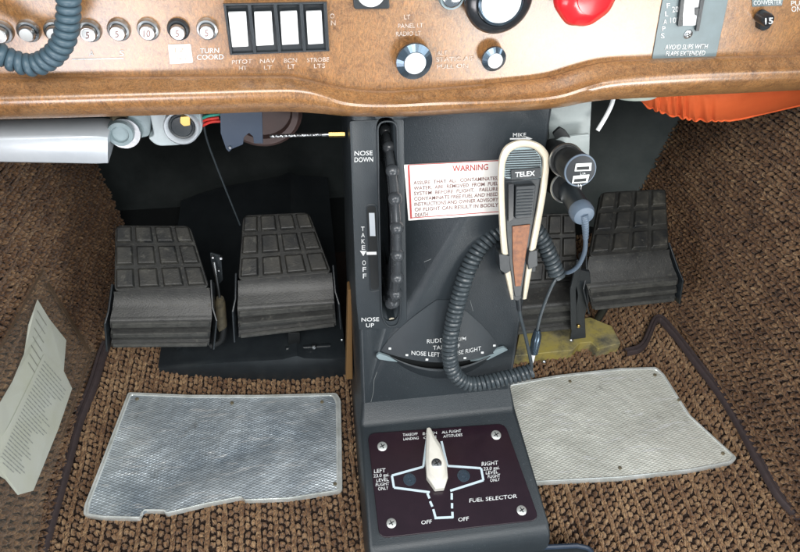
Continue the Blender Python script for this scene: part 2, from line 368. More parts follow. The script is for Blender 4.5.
# ------------------------------------------------------------------ carpets (looped yarn over a backing sheet)
def in_poly(x, y, P):
    c = np.zeros(x.shape, bool); n = len(P)
    for i in range(n):
        x0, y0 = P[i]; x1, y1 = P[(i+1) % n]
        if y0 == y1: continue
        t = ((y0 > y) != (y1 > y)) & (x < (x1-x0)*(y-y0)/(y1-y0)+x0); c ^= t
    return c
def carpet(name, O, U, W, keep, u_rng, w_rng, holes=(), slope=0.0, kind='structure', backing=True, tone=0.0):
    """rows run along W, spaced along U; normal = U x W"""
    O, U, W = np.array(O), np.array(V(U).normalized()), np.array(V(W).normalized()); Nn = np.cross(U, W)
    sc = .87; keep = [(a/sc, b/sc) for a, b in keep]; holes = [[(a/sc, b/sc) for a, b in h] for h in holes]
    u_rng = [a/sc for a in u_rng]; w_rng = [a/sc for a in w_rng]; U, W, Nn = U*sc, W*sc, Nn*sc
    row, kn = .0096, .0060
    us = np.arange(u_rng[0], u_rng[1], row); ws = np.arange(w_rng[0], w_rng[1], kn)
    I, J = np.meshgrid(np.arange(len(us)), np.arange(len(ws)), indexing='ij')
    big = (I % 3 != 0)
    w_ = np.where(big, ws[0]+(J+.5*(I % 3 == 2))*.0132, ws[0]+J*.0064) + rng.normal(0, 1, I.shape)*np.where(big, .0009, .0005)
    sel = w_ < w_rng[1]
    u_ = us[I] + rng.normal(0, .0004, I.shape) + .004*np.sin(w_*9+us[I]*5) + slope*w_
    w_ = w_ + .003*np.sin(u_*23)
    ok = in_poly(u_, w_, keep) & sel
    for h in holes: ok &= ~in_poly(u_, w_, h)
    u_, w_, big = u_[ok], w_[ok], big[ok]; K = len(u_)
    verts = []; faces = []; cols = []; base = 0; ns, nr = 5, 5
    patch = .5+.5*np.sin(u_*31+1.3*np.sin(w_*17))*np.sin(w_*27+2*np.sin(u_*13))
    kc = .12 + rng.random(K)*.30 + .22*patch + tone + np.where(big, .0, .02)
    for s in range(6):
        th = rng.normal(0, 1, K)*np.where(big, .35 if s < 4 else 1.2, .10 if s < 4 else .5) + np.where(big, (-1.0, .15, 1.1, 1.6, .5, -.6)[s], (1.35, 1.2, 1.45, 1.5, 1.2, 1.7)[s])
        Ls = np.where(big, (.0078, .0072, .0078, .0060, .0095, .0085)[s], (.0115, .0115, .0115, .0115, .0085, .0080)[s])*rng.uniform(.85, 1.15, K); H = np.where(big, (.0074, .0088, .0072, .0096, .0104, .0100)[s], (.0078, .0078, .0078, .0078, .0092, .0088)[s])*rng.uniform(.75, 1.25, K)
        rad = np.where(big, .0021, .0017) if s < 4 else np.full(K, .00085)
        rad = rad*rng.uniform(.85, 1.2, K)
        cu = u_ + rng.normal(0, .0006, K) + np.where(big, 0, (s-1.5)*.0010 if s < 4 else 0); cw = w_ + rng.normal(0, .0007, K)
        d2 = np.stack([np.cos(th), np.sin(th)], -1); s2 = np.stack([-np.sin(th), np.cos(th)], -1); bend = rng.normal(0, .0016, K)
        t = np.linspace(0, 1, nr); ar = np.sin(np.pi*t)
        p2 = np.stack([cu, cw], -1)[:, None, :] + d2[:, None, :]*((t-.5)*1)[None, :, None]*Ls[:, None, None] + s2[:, None, :]*(bend[:, None]*ar[None])[..., None]
        h = H[:, None]*np.where(big[:, None], ar[None]**.8, .55+.45*ar[None]) - .0006
        tx = Ls[:, None]*np.ones(nr)[None]; tz = H[:, None]*np.pi*np.cos(np.pi*t)[None]; ln = np.sqrt(tx**2+tz**2)
        upx = -tz/ln; upz = tx/ln
        rr = rad[:, None]*(.75+.35*ar[None])
        ang = 2*np.pi*np.arange(ns)/ns
        off2 = s2[:, None, None, :]*np.cos(ang)[None, None, :, None] + d2[:, None, None, :]*(upx[:, :, None]*np.sin(ang))[..., None]
        q2 = p2[:, :, None, :] + off2*rr[:, :, None, None]
        qh = h[:, :, None] + upz[:, :, None]*np.sin(ang)*rr[:, :, None]
        P = O + q2[..., 0:1]*U + q2[..., 1:2]*W + qh[..., None]*Nn
        verts.append(P.reshape(-1, 3))
        idx = base + np.arange(K)[:, None, None]*(nr*ns) + np.arange(nr-1)[None, :, None]*ns + np.arange(ns)[None, None, :]
        idn = base + np.arange(K)[:, None, None]*(nr*ns) + np.arange(nr-1)[None, :, None]*ns + ((np.arange(ns)+1) % ns)[None, None, :]
        faces.append(np.stack([idx, idn, idn+ns, idx+ns], -1).reshape(-1, 4)); base += K*nr*ns
        c = np.clip(kc + (0 if s < 4 else .16) + rng.normal(0, .12, K), 0, 1)
        cols.append((c[:, None, None] + .0*np.zeros((1, nr, ns)) + (.16*(ar-.6))[None, :, None]*0).reshape(-1))
    # backing sheet
    if backing:
        B = np.array([O + a*U + b*W + Nn*.0012 for a, b in keep]); nb = len(B)
    vs = np.concatenate(verts + ([B] if backing else [])); fs = np.concatenate(faces)
    me = bpy.data.meshes.new(name); nf = len(fs)+(1 if backing else 0)
    me.vertices.add(len(vs)); me.vertices.foreach_set('co', vs.ravel())
    li = fs.ravel(); ls = np.arange(len(fs))*4
    if backing: li = np.concatenate([li, base+np.arange(nb)]); ls = np.append(ls, len(fs)*4)
    me.loops.add(len(li)); me.loops.foreach_set('vertex_index', li.astype(np.int32))
    me.polygons.add(nf); me.polygons.foreach_set('loop_start', ls.astype(np.int32)); me.update(calc_edges=True)
    me.polygons.foreach_set('use_smooth', np.ones(nf, bool))
    at_ = me.attributes.new('yarn', 'FLOAT', 'POINT'); cv = np.concatenate(cols+([np.full(nb, 0.0)] if backing else []))
    at_.data.foreach_set('value', cv.astype(np.float32))
    me.materials.append(M['carpet']); me.materials.append(M['under'])
    if backing:
        mi = np.zeros(nf, np.int32); mi[-1] = 1; me.polygons.foreach_set('material_index', mi)
    me.validate()
    o = bpy.data.objects.new(name, me); COL.objects.link(o); o['kind'] = kind; return o

def uv_on(pl, O, U, W, px):
    q = at(*px, pl); d = q-V(O); return (d.dot(V(U).normalized()), d.dot(V(W).normalized()))
# floor: rows along +Y.  U = X, W = Y, normal +Z
LP = [(127, 392), (334, 394), (343, 402), (343, 488), (190, 512), (85, 517)]
RP = [(510, 380), (655, 368), (736, 459), (527, 483)]
def fl(px):
    p = at(*px, ZP(.004)); return (p.x, p.y)
hole1 = [fl(p) for p in [(135, 398), (333, 400), (336, 484), (92, 510)]]
hole2 = [fl(p) for p in [(510, 388), (650, 374), (728, 456), (525, 477)]]
carpet('floor', (0, 0, 0), (1, 0, 0), (0, 1, 0), [(-.58, -.42), (.62, -.42), (.545, .42), (-.58, .42)], (-.6, .64), (-.42, .42),
       holes=[hole1, hole2, [(-.10, -.25), (.10, -.25), (.10, .42), (-.10, .42)], [(-.44, .14), (-.1, .14), (-.1, .42), (-.44, .42)], [(.1, .16), (.33, .16), (.33, .42), (.1, .42)]], tone=.28)
# left wall: seen face looks +X.  U x W = +X-ish
def wall(name, pl, sign, y0, y1, z1, keep=None, slope=0, tone=0):
    Uv = V((pl.n.x*0, 0, 0)); up_ = V((0, 0, 1)) - pl.n*pl.n.z; up_.normalize()
    Wv = V((0, 1, 0)) if sign > 0 else V((0, -1, 0)); n_ = up_.cross(Wv)
    # want n_ along pl.n
    if n_.dot(pl.n) < 0: Wv = -Wv
    O = V(pl.p)
    ys = (y0, y1)
    ws = sorted([y0*Wv.y, y1*Wv.y])
    kp = keep(Wv.y) if keep else [(0, ws[0]), (z1, ws[0]), (z1, ws[1]), (0, ws[1])]
    return carpet(name, O, up_, Wv, kp, (-.3, z1+.35), (ws[0], ws[1]), slope=slope, tone=tone)
wall('left_side_carpet', WL, 1, -.45, .535, .80, slope=.10, tone=.05)
wall('right_side_carpet', WR, -1, -.48, .45, .80, slope=-.12, tone=.08)

# footwell setting
bm = bmesh.new(); abox((0, .63, .35), (1.6, .02, 1.1), bm); o = obj('firewall', bm, M['firewall']); o['kind'] = 'structure'
bm = bmesh.new(); abox((0, .1, -.03), (1.7, 1.2, .05), bm); o = obj('subfloor', bm, M['deepblack']); o['kind'] = 'structure'
bm = bmesh.new(); abox((-.61, .05, .35), (.02, 1.1, 1.0), bm, Matrix.Rotation(R(0), 3, 'Y')); abox((-.66, .05, .35), (.02, 1.1, 1.2), bm)
bm.free(); bm = bmesh.new(); abox((-.70, .08, .35), (.02, 1.1, 1.1), bm); o = obj('left_side_wall', bm, M['deepblack']); o['kind'] = 'structure'
bm = bmesh.new(); abox((.70, .08, .35), (.02, 1.1, 1.1), bm); o = obj('right_side_wall', bm, M['deepblack']); o['kind'] = 'structure'
# curved grey liner at the front right corner of the footwell
bm = bmesh.new(); prof = [(.16, .56), (.28, .53), (.38, .49), (.46, .46), (.53, .42), (.58, .36)]; cols = []
pp = spline([V((a, b, 0)) for a, b in prof], 4)
A = [bm.verts.new((p.x, p.y, -.02)) for p in pp]; B = [bm.verts.new((p.x, p.y-.02, .62)) for p in pp]
for i in range(len(A)-1): bm.faces.new((A[i], A[i+1], B[i+1], B[i]))
bmesh.ops.solidify(bm, geom=bm.faces[:], thickness=.003)
o = obj('footwell_liner', bm, M['duct'], smooth=True); o['kind'] = 'structure'

# ------------------------------------------------------------------ instrument panel
panel = thing('instrument_panel', (0, -.02, .6), 'burl wood instrument panel with rounded lower lip, switches and knobs across the top', 'instrument panel')
def curve(tab):
    xs = [a for a, b in tab]; ys = [b for a, b in tab]
    def f(x):
        i = max(0, min(len(xs)-2, next((k for k in range(len(xs)-1) if x < xs[k+1]), len(xs)-2)))
        h = xs[i+1]-xs[i]; t = (x-xs[i])/h
        def sl(k):
            if k <= 0: return (ys[1]-ys[0])/(xs[1]-xs[0])
            if k >= len(xs)-1: return (ys[-1]-ys[-2])/(xs[-1]-xs[-2])
            a = (ys[k]-ys[k-1])/(xs[k]-xs[k-1]); b = (ys[k+1]-ys[k])/(xs[k+1]-xs[k]); return 0 if a*b < 0 else (a+b)/2
        m0, m1 = sl(i)*h, sl(i+1)*h
        if t < 0 or t > 1: return ys[i]+(x-xs[i])*(m0 if t < 0 else m1)/h
        return (2*t**3-3*t*t+1)*ys[i]+(t**3-2*t*t+t)*m0+(-2*t**3+3*t*t)*ys[i+1]+(t**3-t*t)*m1
    return f
g1 = curve([(-60, 79), (0, 78), (200, 76), (285, 75.5), (309, 79), (342, 87), (385, 90.5), (430, 88), (500, 82.5), (552, 76), (577, 68.5), (602, 62.5), (650, 59.5), (800, 54.5), (860, 53)])
g2 = curve([(-60, 95), (0, 94), (200, 89), (290, 87), (312, 89.5), (327, 94), (344, 100), (385, 103), (430, 101), (527, 97.5), (562, 93), (583, 86), (604, 79.5), (650, 74), (800, 68.5), (860, 67)])
g3 = curve([(-60, 120), (0, 119), (200, 114), (285, 111.5), (320, 113.5), (345, 116), (400, 116.5), (470, 113), (527, 110.5), (560, 107.5), (585, 102.5), (604, 100), (650, 97.5), (800, 90), (860, 87)])
bm = bmesh.new(); rows = []
N_ = 150
for i in range(N_+1):
    u = -80 + 960*i/N_
    a, b, c = g1(u), g2(u), g3(u)
    p = [at(u, -70, YP(-.02)), at(u, a-2.2, YP(-.02)), at(u, a-.6, YP(-.0215)), at(u, a+.6, YP(-.026))]
    for t in (.35, .7): p.append(at(u, a+(b-a)*t, YP(-.028-.010*t)))
    for t, y in ((0, -.0405), (.12, -.043), (.3, -.0445), (.52, -.0435), (.74, -.0395), (.9, -.034), (1, -.028)): p.append(at(u, b+(c-b)*t, YP(y)))
    z = p[-1].z; x = p[-1].x
    p += [V((x, -.015, z-.001)), V((x, .0, z+.004)), V((x, .01, z+.012)), V((x, .01, .80))]
    rows.append([bm.verts.new(q) for q in p])
for A, B in zip(rows, rows[1:]):
    for j in range(len(A)-1): bm.faces.new((A[j], B[j], B[j+1], A[j+1]))
obj('fascia', bm, M['wood'], panel, smooth=True)
bm = bmesh.new(); abox((0, .30, .83), (1.5, .66, .02), bm)
obj('glareshield', bm, M['deepblack'], panel)
mr = bmesh.new()
def ring_on(bm, u, v, pl, prof, ax=None): return lathe(at(u, v, pl), ax or pl.n, prof, bm)
def pxm(u, v, pl): return (at(u+1, v, pl)-at(u, v, pl)).length     # metres per pixel
kpx = pxm(200, 30, PFACE)
tilt = V((0, -1, 0))
def breaker(u, v, txt, dark=False, r=11.2):
    c = at(u, v, PFACE)
    b_ = lathe(c, tilt, [(r*kpx, -.002), (r*kpx, .0025), (r*kpx*.92, .0045), (r*kpx*.74, .005), (r*kpx*.74, .001)])
    col = obj('circuit_breaker', b_, M['black'] if dark else M['steel'], panel, smooth=True)
    b2 = lathe(c, tilt, [(r*kpx*.68, .001), (r*kpx*.68, .0085), (r*kpx*.60, .0098)])
    obj('button_rim', b2, M['steel'], col, smooth=True)
    b3 = lathe(c, tilt, [(r*kpx*.54, .0099), (r*kpx*.54, .0106), (r*kpx*.50, .0109)])
    obj('button', b3, M['white'], col, smooth=True)
    if txt:
        e = YP(-.02-.0110); w_ = 3.0*len(txt)*.9
        pc = c + tilt*.0112
        # project centre offset: find pixel of the cap centre
        d = pc-CAM; uu = 400+FPX*d.dot(rt)/d.dot(fw); vv = 276-FPX*d.dot(up)/d.dot(fw)
        caption(txt, (uu-w_/1.6, vv+3), (uu+w_/1.6, vv+2.7), 6.5, e, M['inkdark'], col, off=.0001)
for u, v, t, dk in [(2, 31, '', 0), (29, 30, '', 0), (56, 30, '', 0), (90, 30, '5', 0), (119, 29, '5', 0), (148.5, 28.5, '10', 0), (178.5, 28.5, '5', 1), (207.5, 28, '5', 0)]:
    breaker(u, v, t, dk)
# printed captions, sticker, line
bm = prism(rounded(quad([(168, 44.5), (190.5, 44), (193, 62.5), (170, 64)], PFACE, .0008), .001), PFACE.n, .001)
stk = obj('sticker', bm, M['placard'], panel)
caption('12', (175, 52), (184, 51.6), 4, PFACE, M['inkfaint'], panel, off=.0010)
caption('VDC', (176, 59.5), (187, 59), 4, PFACE, M['inkfaint'], panel, off=.0010)
bm = prism(quad([(72, 58.6), (123.5, 57.6), (123.5, 58.8), (72, 59.8)], PFACE, .0005), PFACE.n, .0007); obj('rule_line', bm, M['ink'], panel)
CAPS = [('A', (89, 56), (94, 56), 5.5), ('S', (119.5, 55.5), (124, 55.5), 5.5), ('TURN', (200, 53), (219, 52.5), 5), ('COORD', (197, 59.5), (223.5, 59), 5),
        ('PITOT', (232, 64), (252, 63), 4.2), ('HT', (239, 70), (247, 69.6), 4.2), ('NAV', (260, 63), (275, 62.4), 4.2), ('LT', (264, 69.5), (272, 69), 4.2),
        ('BCN', (284, 62.4), (297, 62), 4.2), ('LT', (288, 68.5), (295, 68.2), 4.2), ('STROBE', (307, 62), (329, 61.2), 4.2), ('LTS', (314, 68), (325, 67.6), 4.2),
        ('O', (330, 18), (334.5, 18), 4.6), ('N', (331, 25), (335.5, 25), 4.6),
        ('LT', (404, 19), (410, 18.8), 4.4), ('PANEL LT', (398, 28), (423, 27), 4.4), ('RADIO LT', (396, 36), (421, 35), 4.4),
        ('ALT', (437, 55), (447, 54.6), 4.4), ('STATIC AIR', (436, 61.5), (475, 60), 4.4), ('PULL ON', (437, 68.5), (468, 67.4), 4.4),
        ('PULL', (791, 5.5), (808, 5), 5), ('ON', (791.5, 11.6), (801, 11.2), 5.4)]
for i, (t, a, b, h) in enumerate(CAPS):
    caption(t, a, b, h, PFACE, M['ink'] if i < 4 or i > 19 else M['inkfaint'], panel, off=.0004)
# rocker switch housing
bm = bmesh.new()
Q = [(223, 4), (327, 2), (329.5, 51), (230, 55)]
def qi(s, t, off): return at(*[(1-t)*((1-s)*Q[0][k]+s*Q[1][k])+t*((1-s)*Q[3][k]+s*Q[2][k]) for k in (0, 1)], PFACE, off)
prism([qi(0, 0, .002), qi(1, 0, .002), qi(1, 1, .002), qi(0, 1, .002)], PFACE.n, .004, bm)
hs = obj('switch_housing', bm, M['black'], panel)
bm = bmesh.new()
for k in range(5):
    s0 = k/4-(.0 if k == 0 else .022); s1 = k/4+(.022 if k < 4 else 0)
    if k == 0: s1 = .03
    if k == 4: s0 = .96
    box8([qi(s0, 0, .002), qi(s1, 0, .002), qi(s1, 1, .002), qi(s0, 1, .002)], [qi(s0+.006, 0, .010), qi(s1-.006, 0, .010), qi(s1-.006, 1, .005), qi(s0+.006, 1, .005)], bm)
box8([qi(0, 0, .0022), qi(1, 0, .0022), qi(1, .05, .0022), qi(0, .05, .0022)], [qi(0, 0, .0095), qi(1, 0, .0095), qi(1, .03, .0095), qi(0, .03, .0095)], bm)
box8([qi(0, .95, .0022), qi(1, .95, .0022), qi(1, 1, .0022), qi(0, 1, .0022)], [qi(0, .97, .0045), qi(1, .97, .0045), qi(1, 1, .0045), qi(0, 1, .0045)], bm)
obj('divider_rib', bm, M['crinkle2'], hs)
for q in [[(228, 12.5), (246, 12), (248.5, 46.5), (232, 47.3)], [(254, 12.3), (271.5, 11.7), (274, 45), (256, 46)], [(280, 12), (297, 11.2), (299, 44), (282, 45)], [(306, 11.7), (321.5, 11), (323.5, 43.6), (308, 44.5)]]:
    top = [at(a_[0], a_[1], PFACE, o_) for a_, o_ in zip(q, (.0075, .0075, .004, .004))]
    bm = prism(top, PFACE.n, .003); obj('rocker', bm, M['white'], hs, bevel=.0006)
# pull knobs with white centres
def pull_knob(u, v, r, ri, name='pull_knob', stem=.014, facets=14, lb=None):
    k = pxm(u, v, PFACE); c = at(u, v, PFACE) ; ax = V((.05, -1, .04)).normalized()
    c = at(u, v, YP(-.02-stem)) - ax*stem
    kk = pxm(u, v, YP(-.02-stem))
    b_ = lathe(c, ax, [(r*kk*.35, -.004), (r*kk*.35, stem*.4), (r*kk*.8, stem*.45), (r*kk, stem*.62), (r*kk*.98, stem*.8)], seg=40)
    kb = obj(name, b_, M['gloss'], panel, smooth=True, label=lb)
    b_ = lathe(c, ax, [(r*kk*.98, stem*.8), (r*kk*.62, stem*1.02), (r*kk*.60, stem*1.0)], seg=facets*2); obj('faceted_rim', b_, M['chromedark'], kb)
    b_ = lathe(c, ax, [(ri*kk*1.07, stem*.9), (ri*kk*1.07, stem*1.10), (ri*kk*.95, stem*1.16), (ri*kk*.1, stem*1.2)]); obj('cap', b_, M['white'], kb, smooth=True)
    return kb
pull_knob(415, 63, 18.5, 10, lb='larger round pull knob with white cap')
pull_knob(495, 60.5, 12.3, 6.8, lb='smaller round pull knob with white cap')
# big control knob at the top
c = at(501, 2, YP(-.045)); kk = pxm(501, 2, YP(-.045)); ax = V((0, -1, .03)).normalized(); c = c-ax*.025
kb = obj('control_knob', lathe(c, ax, [(20*kk, -.002), (20*kk, .008), (31*kk, .009), (34*kk, .013), (34*kk, .018), (31*kk, .022), (24*kk, .024), (23*kk, .022)], seg=48), M['gloss'], panel, smooth=True)
obj('knob_ring', lathe(c, ax, [(22.5*kk, .022), (22.5*kk, .0262), (21*kk, .027), (20.4*kk, .025)], seg=48), M['chromedark'], kb, smooth=True)
obj('cap', lathe(c, ax, [(19.5*kk, .022), (19.5*kk, .027), (17*kk, .029), (2*kk, .030)], seg=40), M['white'], kb, smooth=True)
c = at(452, -3, YP(-.032)); kb = obj('clear_knob', lathe(c+V((0, .012, 0)), tilt, [(14*kpx, 0), (14*kpx, .010), (12.5*kpx, .013), (10*kpx, .012), (9*kpx, .010)], seg=40), M['castgrey'], panel, smooth=True)
obj('knob_ring', lathe(c, tilt, [(10*kpx, -.001), (10*kpx, .0022), (8.6*kpx, .003)], seg=40), M['chrome'], kb, smooth=True)
bm = prism(rounded(quad([(352, -14), (388, -14), (390, 9), (354, 9.5)], PFACE, .006), .003), PFACE.n, .007)
d_ = obj('small_dial', bm, M['black'], panel, bevel=.001); c = at(371, -8, PFACE, .0065)
obj('dial_face', lathe(c, tilt, [(14.5*kpx, -.0008), (14.5*kpx, .0012), (13*kpx, .0014)], seg=40), M['white'], d_, smooth=True)
# red mixture knob
c = at(592, -8, YP(-.055)); kk = pxm(592, -5, YP(-.055)); ax = V((.20, -1, .10)).normalized(); c0 = c-ax*.035
kb = obj('mixture_knob', lathe(c0, ax, [(6*kk, .0), (6*kk, .012), (24*kk, .015), (33*kk, .022), (34*kk, .028), (31*kk, .034), (22*kk, .039), (18*kk, .040)], seg=72, wob=.016, lobes=9), M['redknob'], panel, smooth=True, label='red scalloped knob')
obj('knob_face', lathe(c0, ax, [(19*kk, .038), (19*kk, .0415), (14*kk, .0425), (1*kk, .043)], seg=40), M['redknob'], kb, smooth=True)
# flaps placard and lever slot
bm = prism(rounded(quad([(668, -30), (735, -32), (716, 57.5), (652, 59.5)], PFACE, .0014), .003), PFACE.n, .002)
fp = obj('flaps_placard', bm, M['greyplate'], panel, bevel=.0004)
bm = prism(quad([(683.5, -20), (701, -20), (699, 25), (683, 25.5)], PFACE, .0030), PFACE.n, .0014); obj('lever_scale', bm, M['white'], fp)
bm = prism(quad([(683, -20), (686.5, -20), (682, 26), (678, 26.3)], PFACE, .0055), PFACE.n, .0042); prism(quad([(704, -20), (708, -20), (699, 31), (696, 31)], PFACE, .0055), PFACE.n, .0042, bm)
prism(quad([(695.5, 8), (700, 8), (699, 15), (695.5, 15)], PFACE, .0050), PFACE.n, .0018, bm)
obj('slot_edge', bm, M['black'], fp)
def screw(u, v, pl, r, parent, m='steel', off=0.0, name='screw', ang=.4):
    k = pxm(u, v, pl); c = at(u, v, pl, off); x, y, n = basis(pl.n)
    s = obj(name, lathe(c, pl.n, [(r*k, -.0005), (r*k, .0008), (r*k*.8, .0017), (r*k*.3, .0021)], seg=20), M[m], parent, smooth=True)
    bm = bmesh.new()
    for a in (ang, ang+math.pi/2):
        d = x*math.cos(a)+y*math.sin(a); e = x*-math.sin(a)+y*math.cos(a)
        prism([c+d*r*k*.55*sx+e*r*k*.10*sy+n*.00225 for sx, sy in ((-1, -1), (1, -1), (1, 1), (-1, 1))], n, .0006, bm)
    obj('slot', bm, M['deepblack'], s); return s
screw(688, 34, PFACE, 4.2, fp, off=.0014)
for t, a, b, h in [('F', (666.5, 8), (670, 8), 5), ('L', (665, 16), (668.5, 16), 5), ('A', (663.3, 24), (667, 24), 5), ('P', (662, 31), (665.5, 31), 5), ('S', (660.7, 38), (664.5, 38), 5),
                   ("20°", (672, 12), (681, 11.4), 5.5), ("10°", (670, 23), (679, 22.4), 5.5), ('AVOID SLIPS WITH', (664.5, 49.5), (707, 48.5), (1, -5)), ('FLAPS EXTENDED', (665.5, 56), (704.5, 55.2), (1, -5))]:
    caption(t, a, b, h, PFACE, M['ink'], fp, off=.0016, bold=.01)
bm = prism(quad([(752, -3), (784, -4), (782, 5.5), (752.5, 6.5)], PFACE, .001), PFACE.n, .0012); cp = obj('converter_placard', bm, M['greyplate'], panel)
caption('CONVERTER', (753.5, 5), (781.5, 4), 4.6, PFACE, M['ink'], cp, off=.0012, bold=.01)
c = at(763, 21, PFACE); ax = V((.12, -1, .02)).normalized()
kb = obj('circuit_breaker', lathe(c, ax, [(9.5*kpx, -.001), (9.5*kpx, .004), (8.6*kpx, .006), (6.8*kpx, .006)], seg=8), M['black'], panel, label='black breaker marked 15')
c2 = at(769, 20.6, YP(-.036)); obj('button', lathe(c2-ax*.014, ax, [(7.2*kpx, 0), (7.2*kpx, .012), (6.4*kpx, .014)]), M['gloss'], kb, smooth=True)
caption('15', (765, 24), (773, 23.4), 6, Pl(c2+ax*.0004, ax), M['ink'], kb, off=.0002, bold=.02)

# ------------------------------------------------------------------ centre pedestal
ped = thing('center_pedestal', (0, -.05, 0), 'dark grey control pedestal with trim wheel and fuel selector in the middle of the footwell', 'pedestal')
def edge(pl, a, b): return at(*a, pl), at(*b, pl)
L0, R0 = at(350, 118, PF), at(553, 110, PF); L1, R1 = at(361, 406, PF), at(511, 395, PF)
# profile stations: (left point, right point)
st = []
xl0, xr0, xl1, xr1 = L0.x, R0.x, L1.x, R1.x
def on(y, z, t=None):
    f = (.572-z)/(.572-.15); f = max(0, min(1, f)); return V((xl0+(xl1-xl0)*f, y, z)), V((xr0+(xr1-xr0)*f, y, z))
prof = [(.008, .617), (-.075, .15), (-.095, .125), (-.262, .0997), (-.275, .090), (-.279, .075), (-.282, .0), (.12, .0), (.14, .617)]
bm = bmesh.new(); Ls, Rs = [], []
for y, z in prof:
    a, b = on(y, z)
    if y < -.09: a.x -= .003; b.x += .004
    if y <= -.26: a.x -= .006; b.x += .006
    if z == 0 : a.x -= .004; b.x += .004
    Ls.append(bm.verts.new(a)); Rs.append(bm.verts.new(b))
n = len(prof)
for i in range(n): j = (i+1) % n; bm.faces.new((Ls[i], Ls[j], Rs[j], Rs[i]))
bm.faces.new(Ls[::-1]); bm.faces.new(Rs)
hous = obj('housing', bm, M['crinkle'], ped, bevel=.006, seg=4)
# elevator trim cover plate
bm = prism(rounded(quad([(349.5, 121), (404, 119), (407, 322), (401, 328), (359, 330), (356, 300)], PF, .0008), .003), PF.n, .003)
tp = obj('trim_cover_plate', bm, M['crinkle2'], ped, bevel=.0007)
def slot_on(pl, uvs, r, off, th, m, parent, name, rim=None):
    return obj(name, prism(rounded(quad(uvs, pl, off), r, 6), pl.n, th), m, parent)
SLOT = [(377.5, 121.5), (397, 121), (400.5, 318), (397, 326), (387, 327), (381.5, 316)]
def cut_slot(o, deep):
    L = V(o.parent.location) if o.parent else V()
    cb_ = prism([p-L for p in rounded(quad(SLOT, PF, .012), .011, 6)], PF.n, deep); me = bpy.data.meshes.new('c'); bmesh.ops.recalc_face_normals(cb_, faces=cb_.faces); cb_.to_mesh(me); cb_.free()
    c_ = bpy.data.objects.new('c', me); COL.objects.link(c_); c_.location = L
    bpy.context.view_layer.update()
    m_ = o.modifiers.new('cut', 'BOOLEAN'); m_.operation = 'DIFFERENCE'; m_.object = c_; m_.solver = 'EXACT'
    dg = bpy.context.evaluated_depsgraph_get(); nm = bpy.data.meshes.new_from_object(o.evaluated_get(dg))
    o.modifiers.clear(); o.data = nm; nm.polygons.foreach_set('use_smooth', [p.area < 6e-4 for p in nm.polygons])
    try: nm.set_sharp_from_angle(angle=R(30))
    except Exception: pass
    bpy.data.objects.remove(c_)
cut_slot(hous, .11); cut_slot(tp, .05)
bm = bmesh.new(); rl = rounded(quad(SLOT, PF, .0020), .011, 6); tube(rl+[rl[0], rl[1]], .0011, bm, 8); obj('slot_rim', bm, M['crinkle2'], tp, smooth=True)
# trim wheel turning in the plane x = const, its rim standing out of the slot
RK = .120; P0 = V((-.0709, -.0228, .444)); tdn = V((0, -.175, -.9846)); nn = V((0, -.9846, .175))
cw = P0 + tdn*.0251 - nn*.0683; xw = -.0675; cw.x = xw; wd = .0052; Rw = RK+.0030
wheel = bmesh.new(); nseg = 200
def wring(rad, x): return [wheel.verts.new(V((x, cw.y, cw.z))+(nn*math.cos(a)+tdn*math.sin(a))*rad) for a in [2*math.pi*i/nseg for i in range(nseg)]]
prof_w = [(Rw-.055, xw-.002), (Rw-.022, xw-.0030), (Rw-.020, xw-wd), (Rw-.016, xw-wd), (Rw-.0145, xw-wd*.7), (Rw-.012, xw-wd), (Rw-.007, xw-wd), (Rw-.003, xw-wd*.8), (Rw-.001, xw-wd*.4), (Rw, xw), (Rw-.001, xw+wd*.4), (Rw-.003, xw+wd*.8), (Rw-.007, xw+wd), (Rw-.02, xw+wd), (Rw-.055, xw+.002)]
rs = [wring(*q) for q in prof_w]
for A, B in zip(rs, rs[1:]):
    for i in range(nseg): wheel.faces.new((A[i], A[(i+1) % nseg], B[(i+1) % nseg], B[i]))
tw = obj('trim_wheel', wheel, M['wheel'], ped, smooth=True)
for k in range(-5, 7):
    a_ = -.3573+.27716*k; dr = nn*math.cos(a_)+tdn*math.sin(a_); c = cw+dr*RK
    obj('grip_knob', lathe(c-dr*.002, dr, [(.0068, -.004)]+[(.0080*math.cos(t), .0080*math.sin(t)+.001) for t in [-.5+i*.26 for i in range(8)]]+[(.0004, .0091)], seg=18), M['wheel'], tw, smooth=True)
# indicator slot
isl = obj('indicator_slot', prism(rounded(quad([(367, 206), (376, 206), (379, 289), (371, 290)], PF, .0014), .005, 6), PF.n, .002), M['deepblack'], tp)
bm = bmesh.new(); ip = rounded(quad([(366, 204.5), (377, 204.5), (380.3, 290.5), (370, 291.8)], PF, .0012), .005, 6); tube(ip+[ip[0], ip[1]], .0007, bm, 6); obj('slot_rim', bm, M['crinkle2'], isl, smooth=True)
obj('scale_strip', prism(quad([(369, 213), (374.5, 213), (375.5, 236), (370, 236)], PF, .0020), PF.n, .001), M['silverpaint'], isl)
obj('pointer', prism(quad([(366.5, 252.2), (376.5, 252), (376.7, 254.6), (366.7, 254.8)], PF, .0026), PF.n, .001), M['white'], isl)
caption('NOSE', (354.5, 155.5), (372.5, 155), 4.6, PF, M['ink'], tp, off=.0011); caption('DOWN', (354.5, 162), (373, 161.4), 4.6, PF, M['ink'], tp, off=.0011)
caption('NOSE', (361.5, 321.5), (379, 321), 3.8, PF, M['ink'], tp, off=.0011); caption('UP', (366, 327.2), (374, 327), 3.8, PF, M['ink'], tp, off=.0011)
for i, ch in enumerate('TAKE'): caption(ch, (361+.25*i, 231+6.2*i), (364.5+.25*i, 231+6.2*i), 4.4, PF, M['ink'], tp, off=.0011)
obj('triangle_mark', prism(quad([(360, 251), (366.5, 251), (363.3, 256)], PF, .0014), PF.n, .0004), M['ink'], tp)
